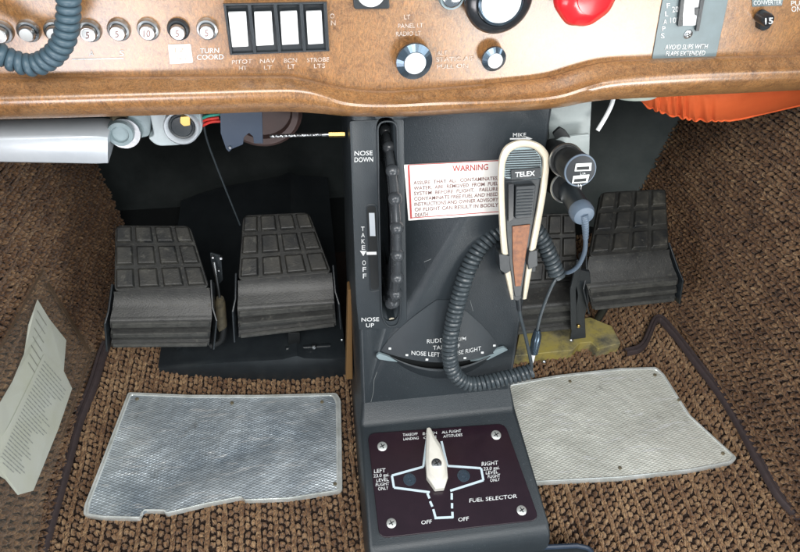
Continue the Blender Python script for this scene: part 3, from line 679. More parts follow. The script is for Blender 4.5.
for i, ch in enumerate('OFF'): caption(ch, (362.3+.3*i, 265+6.6*i), (365.8+.3*i, 265+6.6*i), 4.6, PF, M['ink'], tp, off=.0011)
obj('worn_stop', lathe(at(392, 321.5, PF, -.004), PF.n, [(5.5*.00115, 0), (5*.00115, .0015), (3.5*.00115, .0006)], seg=20), M['cream'], tp, smooth=True)
# MIKE arrow
caption('MIKE', (513, 137), (526, 136.6), 4, PF, M['ink'], ped, off=.0006)
obj('arrow_mark', prism(quad([(510, 138.2), (526, 137.8), (526, 136.4), (532.5, 138.6), (526, 140.8), (526, 139.2), (510, 139.6)], PF, .0009), PF.n, .0004), M['ink'], ped)
# WARNING placard
wp = obj('warning_placard', prism(quad([(404, 165), (500, 160), (501, 214), (408.5, 220.5)], PF, .0016), PF.n, .0014), M['placard'], ped)
def strip(a, b, w_, pl, off, m, parent, name='border_line', th=.0004):
    A, B = at(*a, pl, off), at(*b, pl, off); d = (B-A).normalized(); s = pl.n.cross(d)*w_/2
    return prism([A-s, B-s, B+s, A+s], pl.n, th)
def strips(lst, pl, off, m, parent, name='border_line', th=.0004):
    bm = bmesh.new()
    for a, b, w_ in lst:
        A, B = at(*a, pl, off), at(*b, pl, off); d = (B-A).normalized(); s = pl.n.cross(d)*w_/2
        prism([A-s, B-s, B+s, A+s], pl.n, th, bm); off += .00003
    return obj(name, bm, m, parent)
strips([((408.6, 165.2), (411.2, 218.6), .0022), ((409, 165), (500, 160.6), .0008), ((411, 218), (500, 211.6), .0008)], PF, .0021, M['inkred'], wp)
caption('WARNING', (452.5, 171.5), (488, 169.6), 5.8, PF, M['inkred'], wp, off=.0018, bold=.012)
TX = ['ASSURE  THAT  ALL  CONTAMINATES,', 'WATER,  ARE  REMOVED  FROM  FUEL', 'SYSTEM  BEFORE  FLIGHT.   FAILURE', 'CONTAMINATE FREE FUEL AND HEED', 'INSTRUCTIONS AND OWNER ADVISORY', 'OF FLIGHT CAN RESULT IN BODILY', 'DEATH']
for i, t in enumerate(TX):
    y0 = 184.6+5.35*i; e = 498 if i < 6 else 428
    caption(t, (413.5+.25*i, y0), (e, y0-(e-413)*.058), 3.5, PF, M['inkdark'], wp, off=.0018, bold=.006)
# rudder trim hood: bulged hood above a curved slot
bm = bmesh.new(); rows = []
apex = (444, 300)
def hood(s, t):
    # s across -1..1, t 0 apex..1 bottom edge
    bw = {0: 3}.get(0)
    w_ = 7 + 53*(.55*t**.9+.45*math.sin(t*math.pi/2))
    u = 444 + s*w_ - 3*t; v = 300 + t*(51 + 11.5*(1-s*s)) - 0
    h = .0012 + .020*(t**1.1)*(1-abs(s)**2.2)
    return at(u, v, PF, h)
for i in range(25):
    t = i/24; rows.append([bm.verts.new(hood(-1+2*j/24, t)) for j in range(25)])
for A, B in zip(rows, rows[1:]):
    for j in range(24): bm.faces.new((A[j], A[j+1], B[j+1], B[j]))
bmesh.ops.recalc_face_normals(bm, faces=bm.faces); bmesh.ops.solidify(bm, geom=bm.faces[:], thickness=.0018)
hd = obj('rudder_trim_hood', bm, M['crinkle2'], ped, smooth=True)
def arc_px(x0, x1, v0, dip, n=14, skew=0): return [(x0+(x1-x0)*i/n, v0+skew*i/n+dip*(1-(2*i/n-1)**2)) for i in range(n+1)]
top = arc_px(386, 498, 351, 12, skew=-3); bot = arc_px(386, 498, 354, 18, skew=-3)[::-1]
obj('trim_slot', prism(quad(top+bot, PF, .0012), PF.n, .002), M['deepblack'], ped)
# lower lip under the slot, bulging outward
bm = bmesh.new(); rows = []
for t, h in ((0, .0135), (.25, .0150), (.5, .011), (.75, .005), (1, .0004)):
    rows.append([bm.verts.new(at(388+(497-388)*j/20+ (0 if j in (0, 20) else 0), (355-3*j/20)+ (15.5+8.5*t)*(1-(2*j/20-1)**2)+t*1.0, PF, .001+h*(1-(2*j/20-1)**2)**.7)) for j in range(21)])
for A, B in zip(rows, rows[1:]):
    for j in range(20): bm.faces.new((A[j], A[j+1], B[j+1], B[j]))
bmesh.ops.recalc_face_normals(bm, faces=bm.faces); bmesh.ops.solidify(bm, geom=bm.faces[:], thickness=.0012)
obj('slot_lip', bm, M['crinkle2'], ped, smooth=True)
for a in ([(376, 356.5), (379, 353.5), (389, 357), (398, 362), (388, 361), (379, 359.5)], [(508, 350), (504, 347.5), (496, 350), (487, 357), (470, 361.5), (488, 360), (499, 354.5)]):
    obj('lever_end', prism(rounded(quad(a, PF, .006), .0015), PF.n, .004), M['castgrey'], ped, bevel=.0006)
H1 = lambda off: off
hoodpl = Pl(at(440, 355, PF, .0175), (PF.n*1.0 + V((0, 0, .42))).normalized())
def px_of(p):
    d = p-CAM; return 400+FPX*d.dot(rt)/d.dot(fw), 276-FPX*d.dot(up)/d.dot(fw)
def drape(o):
    """lay a flat marking drawn on the face plane onto the hood's curved skin"""
    L = V(ped.location)
    for v in o.data.vertices:
        p = v.co+L; e = (p-PF.p).dot(PF.n); u_, v_ = px_of(p-PF.n*e); t_ = (v_-300)/60; s_ = 0
        for _ in range(12):
            t_ = max(0, (v_-300)/(51+11.5*(1-s_*s_))); w_ = 7+53*(.55*t_**.9+.45*math.sin(min(t_, 1.2)*math.pi/2)); s_ = max(-1, min(1, (u_-444+3*t_)/w_))
        h = .0012+.020*(min(t_, 1)**1.1)*(1-abs(s_)**2.2); v.co = at(u_, v_, PF, h+.0004+e)-L
def hood_caption(t, a, b, h): drape(caption(t, a, b, h, PF, M['ink'], hd, off=.0002, bold=.006))
hood_caption('RUDDER TRIM', (427, 343.5), (466, 340.5), 4); hood_caption('TAKE OFF', (433, 350), (460, 348), 4)
hood_caption('NOSE LEFT', (411.5, 355), (440, 357), 4.2); hood_caption('NOSE RIGHT', (450, 356.5), (481, 350.5), 4.2)
for u, v in ((390, 349), (407, 355.5), (427, 360), (465, 358.5), (482.5, 353), (494.5, 346)):
    o = obj('index_mark', prism(quad([(u-1.3, v-1), (u+1.3, v-1), (u+1.3, v+1), (u-1.3, v+1)], PF, .0008), PF.n, .0006), M['ink'], hd); drape(o)
# hairline scratches in the paint
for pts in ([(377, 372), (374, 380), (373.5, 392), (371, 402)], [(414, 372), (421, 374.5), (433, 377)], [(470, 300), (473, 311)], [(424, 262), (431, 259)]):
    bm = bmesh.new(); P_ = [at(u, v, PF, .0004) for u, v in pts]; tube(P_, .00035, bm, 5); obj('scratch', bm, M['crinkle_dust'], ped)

# fuel selector plate
fpl = obj('selector_plate', prism(rounded(quad([(367.5, 433.5), (505, 423.5), (539.5, 520), (379.5, 538.5)], PB, .0030), .012, 6), PB.n, .0034), M['plate'], ped, bevel=.0008)
def zf(x, y): return (350+x/3.41, 390+y/3.41)
for x, y in ((110, 193), (498, 154), (585, 411), (141, 455)): screw(*zf(x, y), PB, 4.9, fpl, m='zinc', off=.0030)
OFF = .0036
def poly_line(pts, w_, m, parent, name, dash=False):
    l = [(zf(*a), zf(*b), w_) for a, b in zip(pts, pts[1:])]
    return strips(l, PB, OFF, m, parent, name, .0004)
W_ = .0031
poly_line([(262, 168), (250, 262), (143, 292), (150, 333), (272, 349)], W_, M['inkblue'], fpl, 'aircraft_outline')
poly_line([(312, 175), (332, 259), (447, 267), (455, 308), (342, 344)], W_, M['inkblue'], fpl, 'aircraft_outline')
strips([(zf(264, 353), zf(271, 370), W_), (zf(273, 380), zf(281, 398), W_), (zf(284, 407), zf(292, 436), W_), (zf(288, 437), zf(352, 434), W_), (zf(350, 436), zf(349, 416), W_), (zf(348, 404), zf(348, 386), W_), (zf(347, 374), zf(347, 352), W_)], PB, OFF, M['inkblue'], fpl, 'aircraft_outline')
for x, y in ((203, 306), (387, 293)):
    c = at(*zf(x, y), PB, .0030); dm = obj('detent_ring', lathe(c, PB.n, [(.0088, 0), (.0088, .0008), (.0075, .0009), (.0072, .0003), (.0058, .0003), (.0055, .0009), (.0040, .0009), (.0036, .0003), (.002, .0003), (.0015, .0008)]), M['chromedark'], fpl, smooth=True)
for t, a, b, h in [('LEFT', (82, 284), (121, 280), 13), ('23.0 gal.', (80, 299), (134, 294), 11), ('LEVEL', (90, 314), (132, 310), 11), ('FLIGHT', (88, 329), (134, 324), 11), ('ONLY', (96, 343), (131, 339), 11),
                   ('RIGHT', (449, 259), (505, 254), 13), ('23.0 gal.', (455, 275), (510, 270), 11), ('LEVEL', (463, 288), (505, 284), 11), ('FLIGHT', (470, 301), (512, 297), 11), ('ONLY', (478, 314), (511, 310), 11),
                   ('TAKEOFF', (180, 158), (231, 154), 9), ('LANDING', (182, 172), (234, 168), 9), ('BOTH', (248, 154), (296, 150), 9), ('ON', (250, 168), (294, 164), 9), ('ALL FLIGHT', (313, 149), (379, 143), 9), ('ATTITUDES', (318, 163), (383, 157), 9),
                   ('FUEL SELECTOR', (407, 384), (570, 368), 13), ('OFF', (243, 459), (279, 455), 13), ('OFF', (369, 449), (405, 445), 13)]:
    caption(t, zf(*a), zf(*b), h/3.41, PB, M['ink'], fpl, off=.0033, bold=.012)
# selector handle: ridge-backed pointer
hp = [(262, 128), (274, 127), (285, 150), (308, 185), (330, 250), (334, 300), (323, 334), (291, 337), (263, 297), (259, 240), (260, 180)]
pts = quad([zf(*p) for p in hp], PB, .016)
bm = bmesh.new(); lo = [bm.verts.new(p-PB.n*.012) for p in pts]; hi = [bm.verts.new(p) for p in pts]
cc = sum(pts, V())/len(pts); tp_ = [bm.verts.new(mid(p, at(*zf(294, 250), PB, .016), .28)+PB.n*.0045) for p in pts]
n = len(pts)
for i in range(n):
    j = (i+1) % n; bm.faces.new((lo[i], lo[j], hi[j], hi[i])); bm.faces.new((hi[i], hi[j], tp_[j], tp_[i]))
bm.faces.new(tp_); bm.faces.new(lo[::-1])
hdl = obj('selector_handle', bm, M['handle'], fpl, bevel=.0012, seg=3)
screw(*zf(295, 251), PB.off(.0198), 5.2, hdl, m='steel', off=0)
ph = at(*zf(295, 262), PB, 0); obj('spindle', lathe(ph, PB.n, [(.008, .002), (.0075, .009)]), M['black'], hdl, smooth=True)
# foam strip on the pedestal's left flank
p = [at(348, 290, YP(.06)), at(352, 290, YP(.06)), at(353, 380, YP(.02)), at(346, 380, YP(.02))]
obj('foam_strip', prism(p, V((0, -1, 0)), .02), M['foam'], ped, bevel=.002)

# black tray in front of the pedestal
tr = thing('tray', (0, -.33, 0), 'black moulded tray edge with rounded corner in front of the fuel selector box', 'tray')
pl = ZP(.055)
tp4 = [at(385, 560, pl), at(450, 551.5, pl), at(560, 545.5, pl), at(582, 545, pl), at(594, 551, pl), at(600, 575, pl), at(610, 640, pl), at(370, 640, pl)]
obj('tray_body', prism(rounded(tp4, .008), V((0, 0, 1)), .054), M['black'], tr, bevel=.003, seg=3)
bm = bmesh.new(); rm = spline([at(385, 561, pl)+V((0, 0, .003)), at(450, 553.5, pl)+V((0, 0, .003)), at(560, 547.5, pl)+V((0, 0, .003)), at(580, 547.5, pl)+V((0, 0, .003)), at(591, 553, pl)+V((0, 0, .003)), at(598, 575, pl)+V((0, 0, .003))], 6); tube(rm, .0035, bm, 8); obj('rim', bm, M['blue'], tr, smooth=True)

# ------------------------------------------------------------------ heel plates
def heel_plate(px, m_, label, z=.017):
    P = [at(u, v, ZP(z)) for u, v in px]; c = sum(P, V())/len(P)
    t = thing('heel_plate', (c.x, c.y, 0), label, 'floor plate', 'embossed aluminium heel plates on the carpet')
    Z1 = V((0, 0, 1)); out = rounded(P, .0045, 4); bm = bmesh.new()
    # embossed centre with slightly dished, wavy surface
    cc = sum(out, V())/len(out)
    rings = []; K = 26
    for k in range(K+1):
        f = k/K; ring = []
        for p in out:
            q = cc+(p-cc)*(f*.961)
            q.z = z + .0012*math.sin(q.x*26+1)*math.cos(q.y*31)*f - .0016*(1-f)
            ring.append(q)
        rings.append(ring)
    vc = bm.verts.new(rings[0][0]); R_ = [[bm.verts.new(q) for q in r] for r in rings[1:]]
    n = len(out)
    for i in range(n): bm.faces.new((vc, R_[0][i], R_[0][(i+1) % n]))
    for A, B in zip(R_, R_[1:]):
        for i in range(n): j = (i+1) % n; bm.faces.new((A[i], A[j], B[j], B[i]))
    obj('embossed_sheet', bm, M[m_], t, smooth=True)
    bm = bmesh.new(); prev = None
    rr = []
    for f, dz in ((.955, -.0003), (.963, .0013), (.970, .0015), (.979, .0003), (.997, .0006), (1.0, -.0006), (1.0, -.004), (.99, -.010)):
        ring = []
        for p in out:
            q = cc+(p-cc)*f; q.z = z+.0012*math.sin(q.x*26+1)*math.cos(q.y*31)+dz; ring.append(bm.verts.new(q))
        rr.append(ring)
    for A, B in zip(rr, rr[1:]):
        for i in range(n): j = (i+1) % n; bm.faces.new((A[i], A[j], B[j], B[i]))
    obj('rolled_edge', bm, M['alu'], t, smooth=True)
    return t
h1 = heel_plate([(128, 392), (190, 395), (260, 395), (337, 393), (341, 400), (342, 445), (342.5, 491), (290, 499), (245, 501), (243, 497.5), (205, 505), (165, 514.5), (164, 511.5), (141, 511), (139, 519), (100, 518), (83, 515.5), (84, 506), (104, 455)], 'knurl',
           'ribbed silver heel plate with torn lower edge below the two left pedals')
h2 = heel_plate([(505, 384), (560, 375), (620, 368), (656, 367), (664, 374), (690, 415), (722, 444), (737, 458), (733, 463), (690, 471), (620, 479), (530, 483.5), (505, 484)], 'knurl_pale',
           'pale silver heel plate with sound edge right of the fuel selector')
for t, L in ((h1, [(137, 399), (322, 402), (232, 403), (335, 484)]), (h2, [(570, 381.5), (655, 375), (679, 400), (723, 453.5), (620, 468)])):
    for u, v in L: obj('rivet', lathe(at(u, v, ZP(.0178)), V((0, 0, 1)), [(.0030, -.001), (.0028, .0008), (.0012, .0014)], seg=14), M['tan'], t, smooth=True)

# ------------------------------------------------------------------ rudder pedals
def pedal(c4, shelf, lip, rows_l, cols, label, yb=.125, yt=.215, ys=.095, yl=.09, brl=True, brr=True, arm=None):
    """c4: pad corners px TL,TR,BR,BL; shelf: px left,right of lip top; lip: px left,right of lip bottom"""
    TL, TR = at(*c4[0], YP(yt)), at(*c4[1], YP(yt)); BR, BL = at(*c4[2], YP(yb)), at(*c4[3], YP(yb))
    n = (BR-BL).cross(TL-BL).normalized()
    if n.y > 0: n = -n
    loc = (BL+BR)/2; t = thing('rudder_pedal', (loc.x, loc.y, 0), label, 'pedal', 'worn black rubber rudder pedals')
    base = prism(rounded([TL, TR, BR, BL], .010, 4), n, .010)
    pad = obj('pad', base, M['rubber'], t, bevel=.0015)
    def P(s, r, h=0): return mid(mid(TL, TR, s), mid(BL, BR, s), r)+n*h
    bm = bmesh.new()
    nr = len(rows_l)-1; nc = len(cols)-1
    for i in range(nr):
        for j in range(nc):
            s0, s1 = cols[j]+.018, cols[j+1]-.018; r0_, r1_ = rows_l[i]+.02, rows_l[i+1]-.02
            lo = [P(s0, r0_, -.001), P(s1, r0_, -.001), P(s1, r1_, -.001), P(s0, r1_, -.001)]
            hh = .0058
            hi = [P(s0+.018, r0_+.025, hh), P(s1-.018, r0_+.025, hh), P(s1-.018, r1_-.025, hh), P(s0+.018, r1_-.025, hh)]
            box8(lo, hi, bm)
    obj('tread_block', bm, M['tread'], pad, bevel=.0016)
    SL, SR = at(*shelf[0], YP(ys)), at(*shelf[1], YP(ys)); LL, LR = at(*lip[0], YP(yl)), at(*lip[1], YP(yl))
    # shelf + ribbed lip as one moulded piece
    bm = bmesh.new(); prof = []
    def pt(s, k): return k[0](s)
    b_ = lambda s: mid(BL, BR, s); s_ = lambda s: mid(SL, SR, s); l_ = lambda s: mid(LL, LR, s)
    stations = [(lambda s: b_(s)+n*-.002), (lambda s: b_(s)+n*.002), (lambda s: mid(b_(s), s_(s), .12)+V((0, 0, -.003))), (lambda s: mid(b_(s), s_(s), .6)+V((0, 0, -.003))), (lambda s: mid(b_(s), s_(s), .95)), s_]
    for t0, dy in ((.02, -.003), (.08, -.0052), (.26, -.0052), (.30, -.0005), (.42, -.0005), (.46, -.0056), (.62, -.0056), (.66, -.0005), (.80, -.0005), (.84, -.0045), (.97, -.0045)):
        stations.append(lambda s, t0=t0, dy=dy: mid(s_(s), l_(s), t0)+V((0, dy, 0)))
    stations += [l_, lambda s: l_(s)+V((0, .016, .002)), lambda s: s_(s)+V((0, .018, -.006))]
    G = [[bm.verts.new(f(j/12)) for j in range(13)] for f in stations]
    for A, B in zip(G, G[1:]+[G[0]]):
        for j in range(12): bm.faces.new((A[j], A[j+1], B[j+1], B[j]))
    bm.faces.new([g[0] for g in G]); bm.faces.new([g[-1] for g in G][::-1])
    tl_ = obj('toe_ledge', bm, M['rubber'], t, smooth=True)
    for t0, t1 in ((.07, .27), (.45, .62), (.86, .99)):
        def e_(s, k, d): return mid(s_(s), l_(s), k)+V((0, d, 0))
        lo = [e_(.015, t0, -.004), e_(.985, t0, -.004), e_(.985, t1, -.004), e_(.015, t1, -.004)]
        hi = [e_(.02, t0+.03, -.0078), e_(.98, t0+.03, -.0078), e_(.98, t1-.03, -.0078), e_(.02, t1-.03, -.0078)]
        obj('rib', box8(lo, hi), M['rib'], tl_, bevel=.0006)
    for side, on_ in ((-1, brl), (1, brr)):
        if not on_: continue
        a, b, c = (BL, SL, LL) if side < 0 else (BR, SR, LR); dx = V((side*.004, 0, 0))
        pg = [a+V((0, .01, .008))+dx, mid(a, b, .7)+V((0, -.004, .004))+dx*1.0, b+V((0, -.010, -.002))+dx*2.2, c+V((0, -.010, -.004))+dx*2.2, c+V((0, .012, -.006))+dx, a+V((0, .03, -.02))+dx]
        bm = bmesh.new(); prism(pg, V((side, 0, 0)), .0028, bm); obj('side_bracket', bm, M['black'], t, bevel=.0008)
    # arm under the pedal
    m_ = mid(LL, LR, .5)+V((0, .03, 0)); ar = arm or V((m_.x, m_.y+.05, .03))
    obj('arm', tube([m_+V((0, .05, .04)), m_+V((0, .03, -.02)), ar], .008, seg=10), M['black'], t, smooth=True)
    return t
pedal([(115, 225), (190, 225.5), (209.5, 288), (114, 292)], [(110.5, 318), (212, 316)], [(112, 345), (209, 344)], [0, .30, .64, .98], [0, .24, .5, .76, 1.0], 'dusty black rudder pedal beside the left carpeted wall, leftmost of four')
pedal([(243, 215), (309, 212), (332, 273), (238, 281)], [(237.5, 306), (334, 299.5)], [(239, 336), (336, 324)], [0, .30, .64, .98], [0, .24, .5, .76, 1.0], 'dusty black rudder pedal just left of the pedestal')
pedal([(534, 214), (575, 213), (578, 281), (524, 285)], [(512, 306), (580, 300)], [(512, 333), (577, 326)], [0, .33, .66, .98], [0, .34, .67, 1.0], 'black rudder pedal half hidden behind the hanging microphone and sockets')
pedal([(601, 192), (666, 188.5), (669, 250), (589, 257)], [(586, 284), (677, 276)], [(592, 308), (674, 299)], [0, .32, .65, .98], [0, .25, .5, .75, 1.0], 'dusty black rudder pedal against the right carpeted wall, rightmost of four', yb=.105, ys=.075, yl=.07)

# black torque tube fairing beneath the left pedals
ff = thing('pedal_fairing', (-.28, .14, 0), 'low black metal fairing on the floor under the left pair of pedals', 'fairing')
bm = bmesh.new(); top_e = []; 
us = [158, 185, 220, 260, 283, 290, 297, 305, 330, 346]; vr = [369, 366, 363, 361, 359.5, 357.5, 356, 358.5, 359, 358]; vb = [372, 376, 378.5, 380.5, 381, 381, 381, 380, 378, 376]
rw = []
for u, a, b in zip(us, vr, vb):
    pb = at(u, b, ZP(.004)); pr_ = at(u, a, YP(pb.y+.004)); pk = V((pr_.x, .60, pr_.z+.02))
    r1 = V((pr_.x, pb.y+.012, pr_.z+.003)); rw.append([bm.verts.new(q) for q in (pb, mid(pb, pr_, .6)+V((0, -.002, 0)), pr_, r1, mid(r1, pk, .25)+V((0, 0, -.008)), pk)])
for A, B in zip(rw, rw[1:]):
    for j in range(5): bm.faces.new((A[j], A[j+1], B[j+1], B[j]))
bmesh.ops.recalc_face_normals(bm, faces=bm.faces); bmesh.ops.solidify(bm, geom=bm.faces[:], thickness=.002)
fo = obj('fairing_skin', bm, M['black'], ff, smooth=True)
for u, v in ((292, 361), (326, 377), (252, 380.5), (342, 340)): obj('rivet', lathe(at(u, v, YP(.112)), V((0, -1, .3)), [(.0025, -.003), (.0024, .001), (.001, .002)], seg=12), M['steel'], ff, smooth=True)
cl = obj('clevis', prism(rounded(quad([(288, 333), (300, 333), (300, 356), (289, 358)], YP(.118)), .002), V((0, -1, 0)), .012), M['deepblack'], ff, bevel=.001)
obj('clevis_pin', tube([at(286, 349, YP(.112)), at(330, 346, YP(.118))], .0045, seg=12), M['black'], cl, smooth=True)
obj('bolt_head', lathe(at(314, 347, YP(.108)), V((0, -1, .4)), [(.0042, -.004), (.0042, .002), (.003, .003)], seg=6), M['steel'], cl)
obj('brass_nut', lathe(at(302, 356, YP(.108)), V((0, -1, .4)), [(.003, -.004), (.003, .002)], seg=6), M['brass'], cl)

# brake linkage between the left pedals
bl = thing('brake_cylinder', (-.30, .16, 0), 'small grimy brake cylinder with metal linkage between the two left pedals', 'brake cylinder')
obj('cylinder_body', tube([at(220, 298, YP(.14)), at(220, 302, YP(.14)), at(222, 325, YP(.13)), at(222, 330, YP(.13))], [.006, .0085, .0085, .006], seg=20), M['tan'], bl, smooth=True)
obj('push_rod', tube([at(214, 262, YP(.16)), at(220, 300, YP(.14))], .0022, seg=8), M['steel'], bl, smooth=True)
obj('boot', tube(spline([at(224, 326, YP(.13)), at(221, 340, YP(.12)), at(210, 346, YP(.115))], 5), .006, seg=10), M['deepblack'], bl, smooth=True)
bm = prism(rounded(quad([(210, 253), (221, 256), (223, 280), (217, 286), (211, 262)], YP(.165)), .002), V((0, -1, 0)), .003); obj('link_plate', bm, M['black'], bl, bevel=.0006)
for u, v, r in ((213, 257, .0026), (221, 258, .0030), (219, 270, .002), (217, 278, .0022)): obj('link_bolt', lathe(at(u, v, YP(.16)), V((0, -1, .3)), [(r, -.003), (r, .002), (r*.6, .003)], seg=6), M['steel'], bl)

# hanging cable
cb = obj('control_cable', tube(spline([at(203, 118, YP(.10)), at(207, 140, YP(.12)), at(220, 175, YP(.16)), at(240, 225, YP(.20))], 6), .0013, seg=8), M['cord'], smooth=True)
set_props(cb, 'thin dark cable running down behind the left pedals from the column bracket', 'cable')

# chromate bracket right
yb_ = thing('floor_bracket', (.28, .08, 0), 'worn yellow green painted floor bracket under the right pair of pedals', 'bracket')
bz = .028
tq = [at(520, 330, ZP(bz)), at(590, 317, ZP(bz)), at(612, 326, ZP(bz)), at(621, 343, ZP(bz)), at(598, 349, ZP(bz)), at(591, 342, ZP(bz)), at(580, 343, ZP(bz)), at(573, 350, ZP(bz)), at(515, 356, ZP(bz))]
obj('bracket_plate', prism(tq, V((0, 0, 1)), .027), M['chromate'], yb_, bevel=.0015)
for u, v in ((544, 361.5), (571, 340)): obj('rivet', lathe(at(u, v, ZP(bz-.004) if v > 350 else ZP(bz)), V((0, -.6, .8)), [(.0034, -.004), (.0032, .003), (.0015, .004)], seg=12), M['steel'], yb_, smooth=True)
pa = thing('hanger', (.24, .09, 0), 'bent black pedal hanger arm with bolt rising from the yellow green bracket', 'hanger')
bm = prism(quad([(573, 268), (590, 272), (592, 293), (585, 316), (586, 338), (570, 340), (574, 316), (578, 296)], YP(.075)), V((0, -1, 0)), .006); obj('arm_plate', bm, M['black'], pa, bevel=.0012)
bm = prism(quad([(571, 330), (577, 330), (576, 290), (583, 262), (577, 260), (570, 290)], YP(.068)), V((0, -1, 0)), .004); obj('arm_flange', bm, M['black'], pa, bevel=.001)
obj('arm_bolt', lathe(at(578.5, 326, YP(.066)), V((0, -1, .3)), [(.0030, -.003), (.003, .002), (.0016, .003)], seg=12), M['brass'], pa, smooth=True)

# ------------------------------------------------------------------ carpet bindings
def binding(px, pl, r, label):
    path = spline([at(u, v, pl) for u, v in px], 8); bm = bmesh.new()
    n = len(path); rows = []
    for i, p in enumerate(path):
        d = (path[min(i+1, n-1)]-path[max(i-1, 0)]).normalized(); s = d.cross(pl.n).normalized()
        rows.append([bm.verts.new(p+s*a*r+pl.n*h*r) for a, h in ((-1, -1), (-1, .35), (-.7, .8), (-.12, .75), (0, .45), (.12, .75), (.7, .8), (1, .35), (1, -1))])
    for A, B in zip(rows, rows[1:]):
        for j in range(8): bm.faces.new((A[j], A[j+1], B[j+1], B[j]))
    o = obj('carpet_binding', bm, M['piping'], smooth=True); set_props(o, label, 'binding'); return o
binding([(106, 343), (101, 356), (92, 385), (78, 420), (66, 462), (54, 505), (38, 560)], ZP(.018), .0075, 'dark fabric binding strip along the floor edge below the left wall')
binding([(625, 352), (643, 345), (657, 318), (672, 330), (697, 362), (722, 395), (741, 426), (762, 465), (782, 498), (812, 528)], ZP(.018), .0065, 'dark fabric binding strip along the floor edge below the right wall')

# ------------------------------------------------------------------ document pocket on the left wall
PW = WL.off(.012)
def zl(x, y): return (x/2.03, 280+y/2.03)
dp = thing('document_pocket', at(30, 400, PW), 'clear vinyl pocket fixed on the left carpeted wall holding printed papers', 'pocket')
obj('vinyl_sheet', prism(quad([(44, 268), (60, 305), (97, 352), (70, 420), (44, 500), (36, 560), (-40, 560), (-40, 395), (0, 344), (22, 312)], PW, .004), PW.n, .0006), M['vinyl'], dp)
bm = bmesh.new()
for a, b, w_ in (((48, 283), (90, 352), .008), ((43, 270), (2, 345), .004), ((92, 354), (62, 440), .004), ((2, 345), (-30, 390), .004)):
    A, B = at(*a, PW, .005), at(*b, PW, .005); d = (B-A).normalized(); s = PW.n.cross(d)*w_/2; prism([A-s, B-s, B+s, A+s], PW.n, .0006, bm)
obj('welded_edge', bm, M['vinyledge'], dp)
pp = thing('printed_paper', at(25, 420, PW), 'printed off-white papers inside the clear pocket on the left wall', 'papers')
pap = [(75, 40), (100, 78), (136, 122), (128, 185), (147, 220), (118, 300), (92, 370), (66, 428), (35, 437), (10, 405), (-30, 380), (-30, 290), (0, 248), (28, 205), (48, 150), (60, 90)]
bm = bmesh.new()
def wav(px, off):
    p = at(*px, PW, off); return p + PW.n*.0012*math.sin(p.y*60+p.z*30)
obj('paper_sheet', prism([wav(zl(*p), .0015) for p in pap], PW.n, .0006), M['paper'], pp)
bm = prism([wav(zl(*p), .0022) for p in [(88, 150), (128, 188), (146, 221), (66, 427), (36, 434), (12, 400), (-20, 360), (20, 290)]], PW.n, .0004); obj('paper_sheet', bm, M['paper'], pp)
bm = bmesh.new()
for i in range(30):
    t = i/29; a0 = (90-100*t*.9, 165+t*200); ln = random.uniform(.55, .95)
    a1 = (a0[0]+(140-90+4)*ln*(1-.1*t), a0[1]+ (62*ln)*(1-.3*t))
    k = 0
    while k < ln*.96:
        w1 = random.uniform(.04, .16); x = lambda q: (a0[0]+(a1[0]-a0[0])*q/ln, a0[1]+(a1[1]-a0[1])*q/ln)
        A, B = at(*zl(*x(k)), PW, .0048), at(*zl(*x(min(k+w1, ln))), PW, .0048)
        # keep inside page
        if x(k)[1] < 418 and x(k)[0] > 2:
            d = (B-A).normalized(); s = PW.n.cross(d)*.0006; prism([A-s, B-s, B+s, A+s], PW.n, .0003, bm)
        k += w1+.03
for i in range(7):
    A, B = at(*zl(74-3*i+2, 62+22*i*.8), PW, .0032), at(*zl(95-3*i, 92+22*i*.8), PW, .0032); d = (B-A).normalized(); s = PW.n.cross(d)*.0006; prism([A-s, B-s, B+s, A+s], PW.n, .0003, bm)
obj('print', bm, M['inkgrey'], pp)

# ------------------------------------------------------------------ yoke column and brackets at the left
yk = thing('control_column', (-.40, .02, .55), 'bright silver painted control column arm and clamp just under the panel at left', 'control column')
yy = .02
bm = bmesh.new(); secs = []
for u, vt, vb in ((-40, 128.5, 152), (20, 127, 153.5), (70, 125.8, 154.5), (100, 125.6, 155), (111, 127, 154.5)):
    a, b = at(u, vt, YP(yy)), at(u, vb, YP(yy)); h = (a-b); dp_ = .02; ring = []
    for k in range(16):
        an = 2*math.pi*k/16; cx, cz = math.cos(an), math.sin(an); e = .25
        sx = math.copysign(abs(cx)**e, cx); sz = math.copysign(abs(cz)**e, cz)
        ring.append(bm.verts.new(mid(a, b)+V((0, sx*dp_, 0))+h*.5*sz))
    secs.append(ring)
for A, B in zip(secs, secs[1:]):
    for k in range(16): j = (k+1) % 16; bm.faces.new((A[k], A[j], B[j], B[k]))
bm.faces.new(secs[0][::-1]); bm.faces.new(secs[-1])
obj('column_arm', bm, M['silverpaint'], yk, smooth=True)
jc = at(119, 138, YP(.015)); obj('joint_collar', lathe(jc+V((0, .02, 0)), V((.1, -1, .2)), [(.014, 0), (.0145, .012), (.013, .02), (.009, .021), (.008, .018)]), M['castgrey'], yk, smooth=True)
obj('clamp_ring', lathe(jc+V((.004, .012, .0)), V((.1, -1, .2)), [(.0165, 0), (.0175, .003), (.0165, .006)]), M['steel'], yk, smooth=True)
obj('column_stub', tube([at(112, 122, YP(.03)), at(136, 119, YP(.04))], .009, seg=16), M['tan'], yk, smooth=True)
obj('column_bracket', prism(rounded(quad([(128, 112), (152, 112), (150, 136), (134, 140), (126, 132)], YP(.03)), .004), V((0, -1, 0)), .02), M['castgrey'], yk, bevel=.0015)
ig = thing('ignition_housing', (-.29, .02, .55), 'pale grey cast bracket with round ringed socket next to the control column', 'housing')
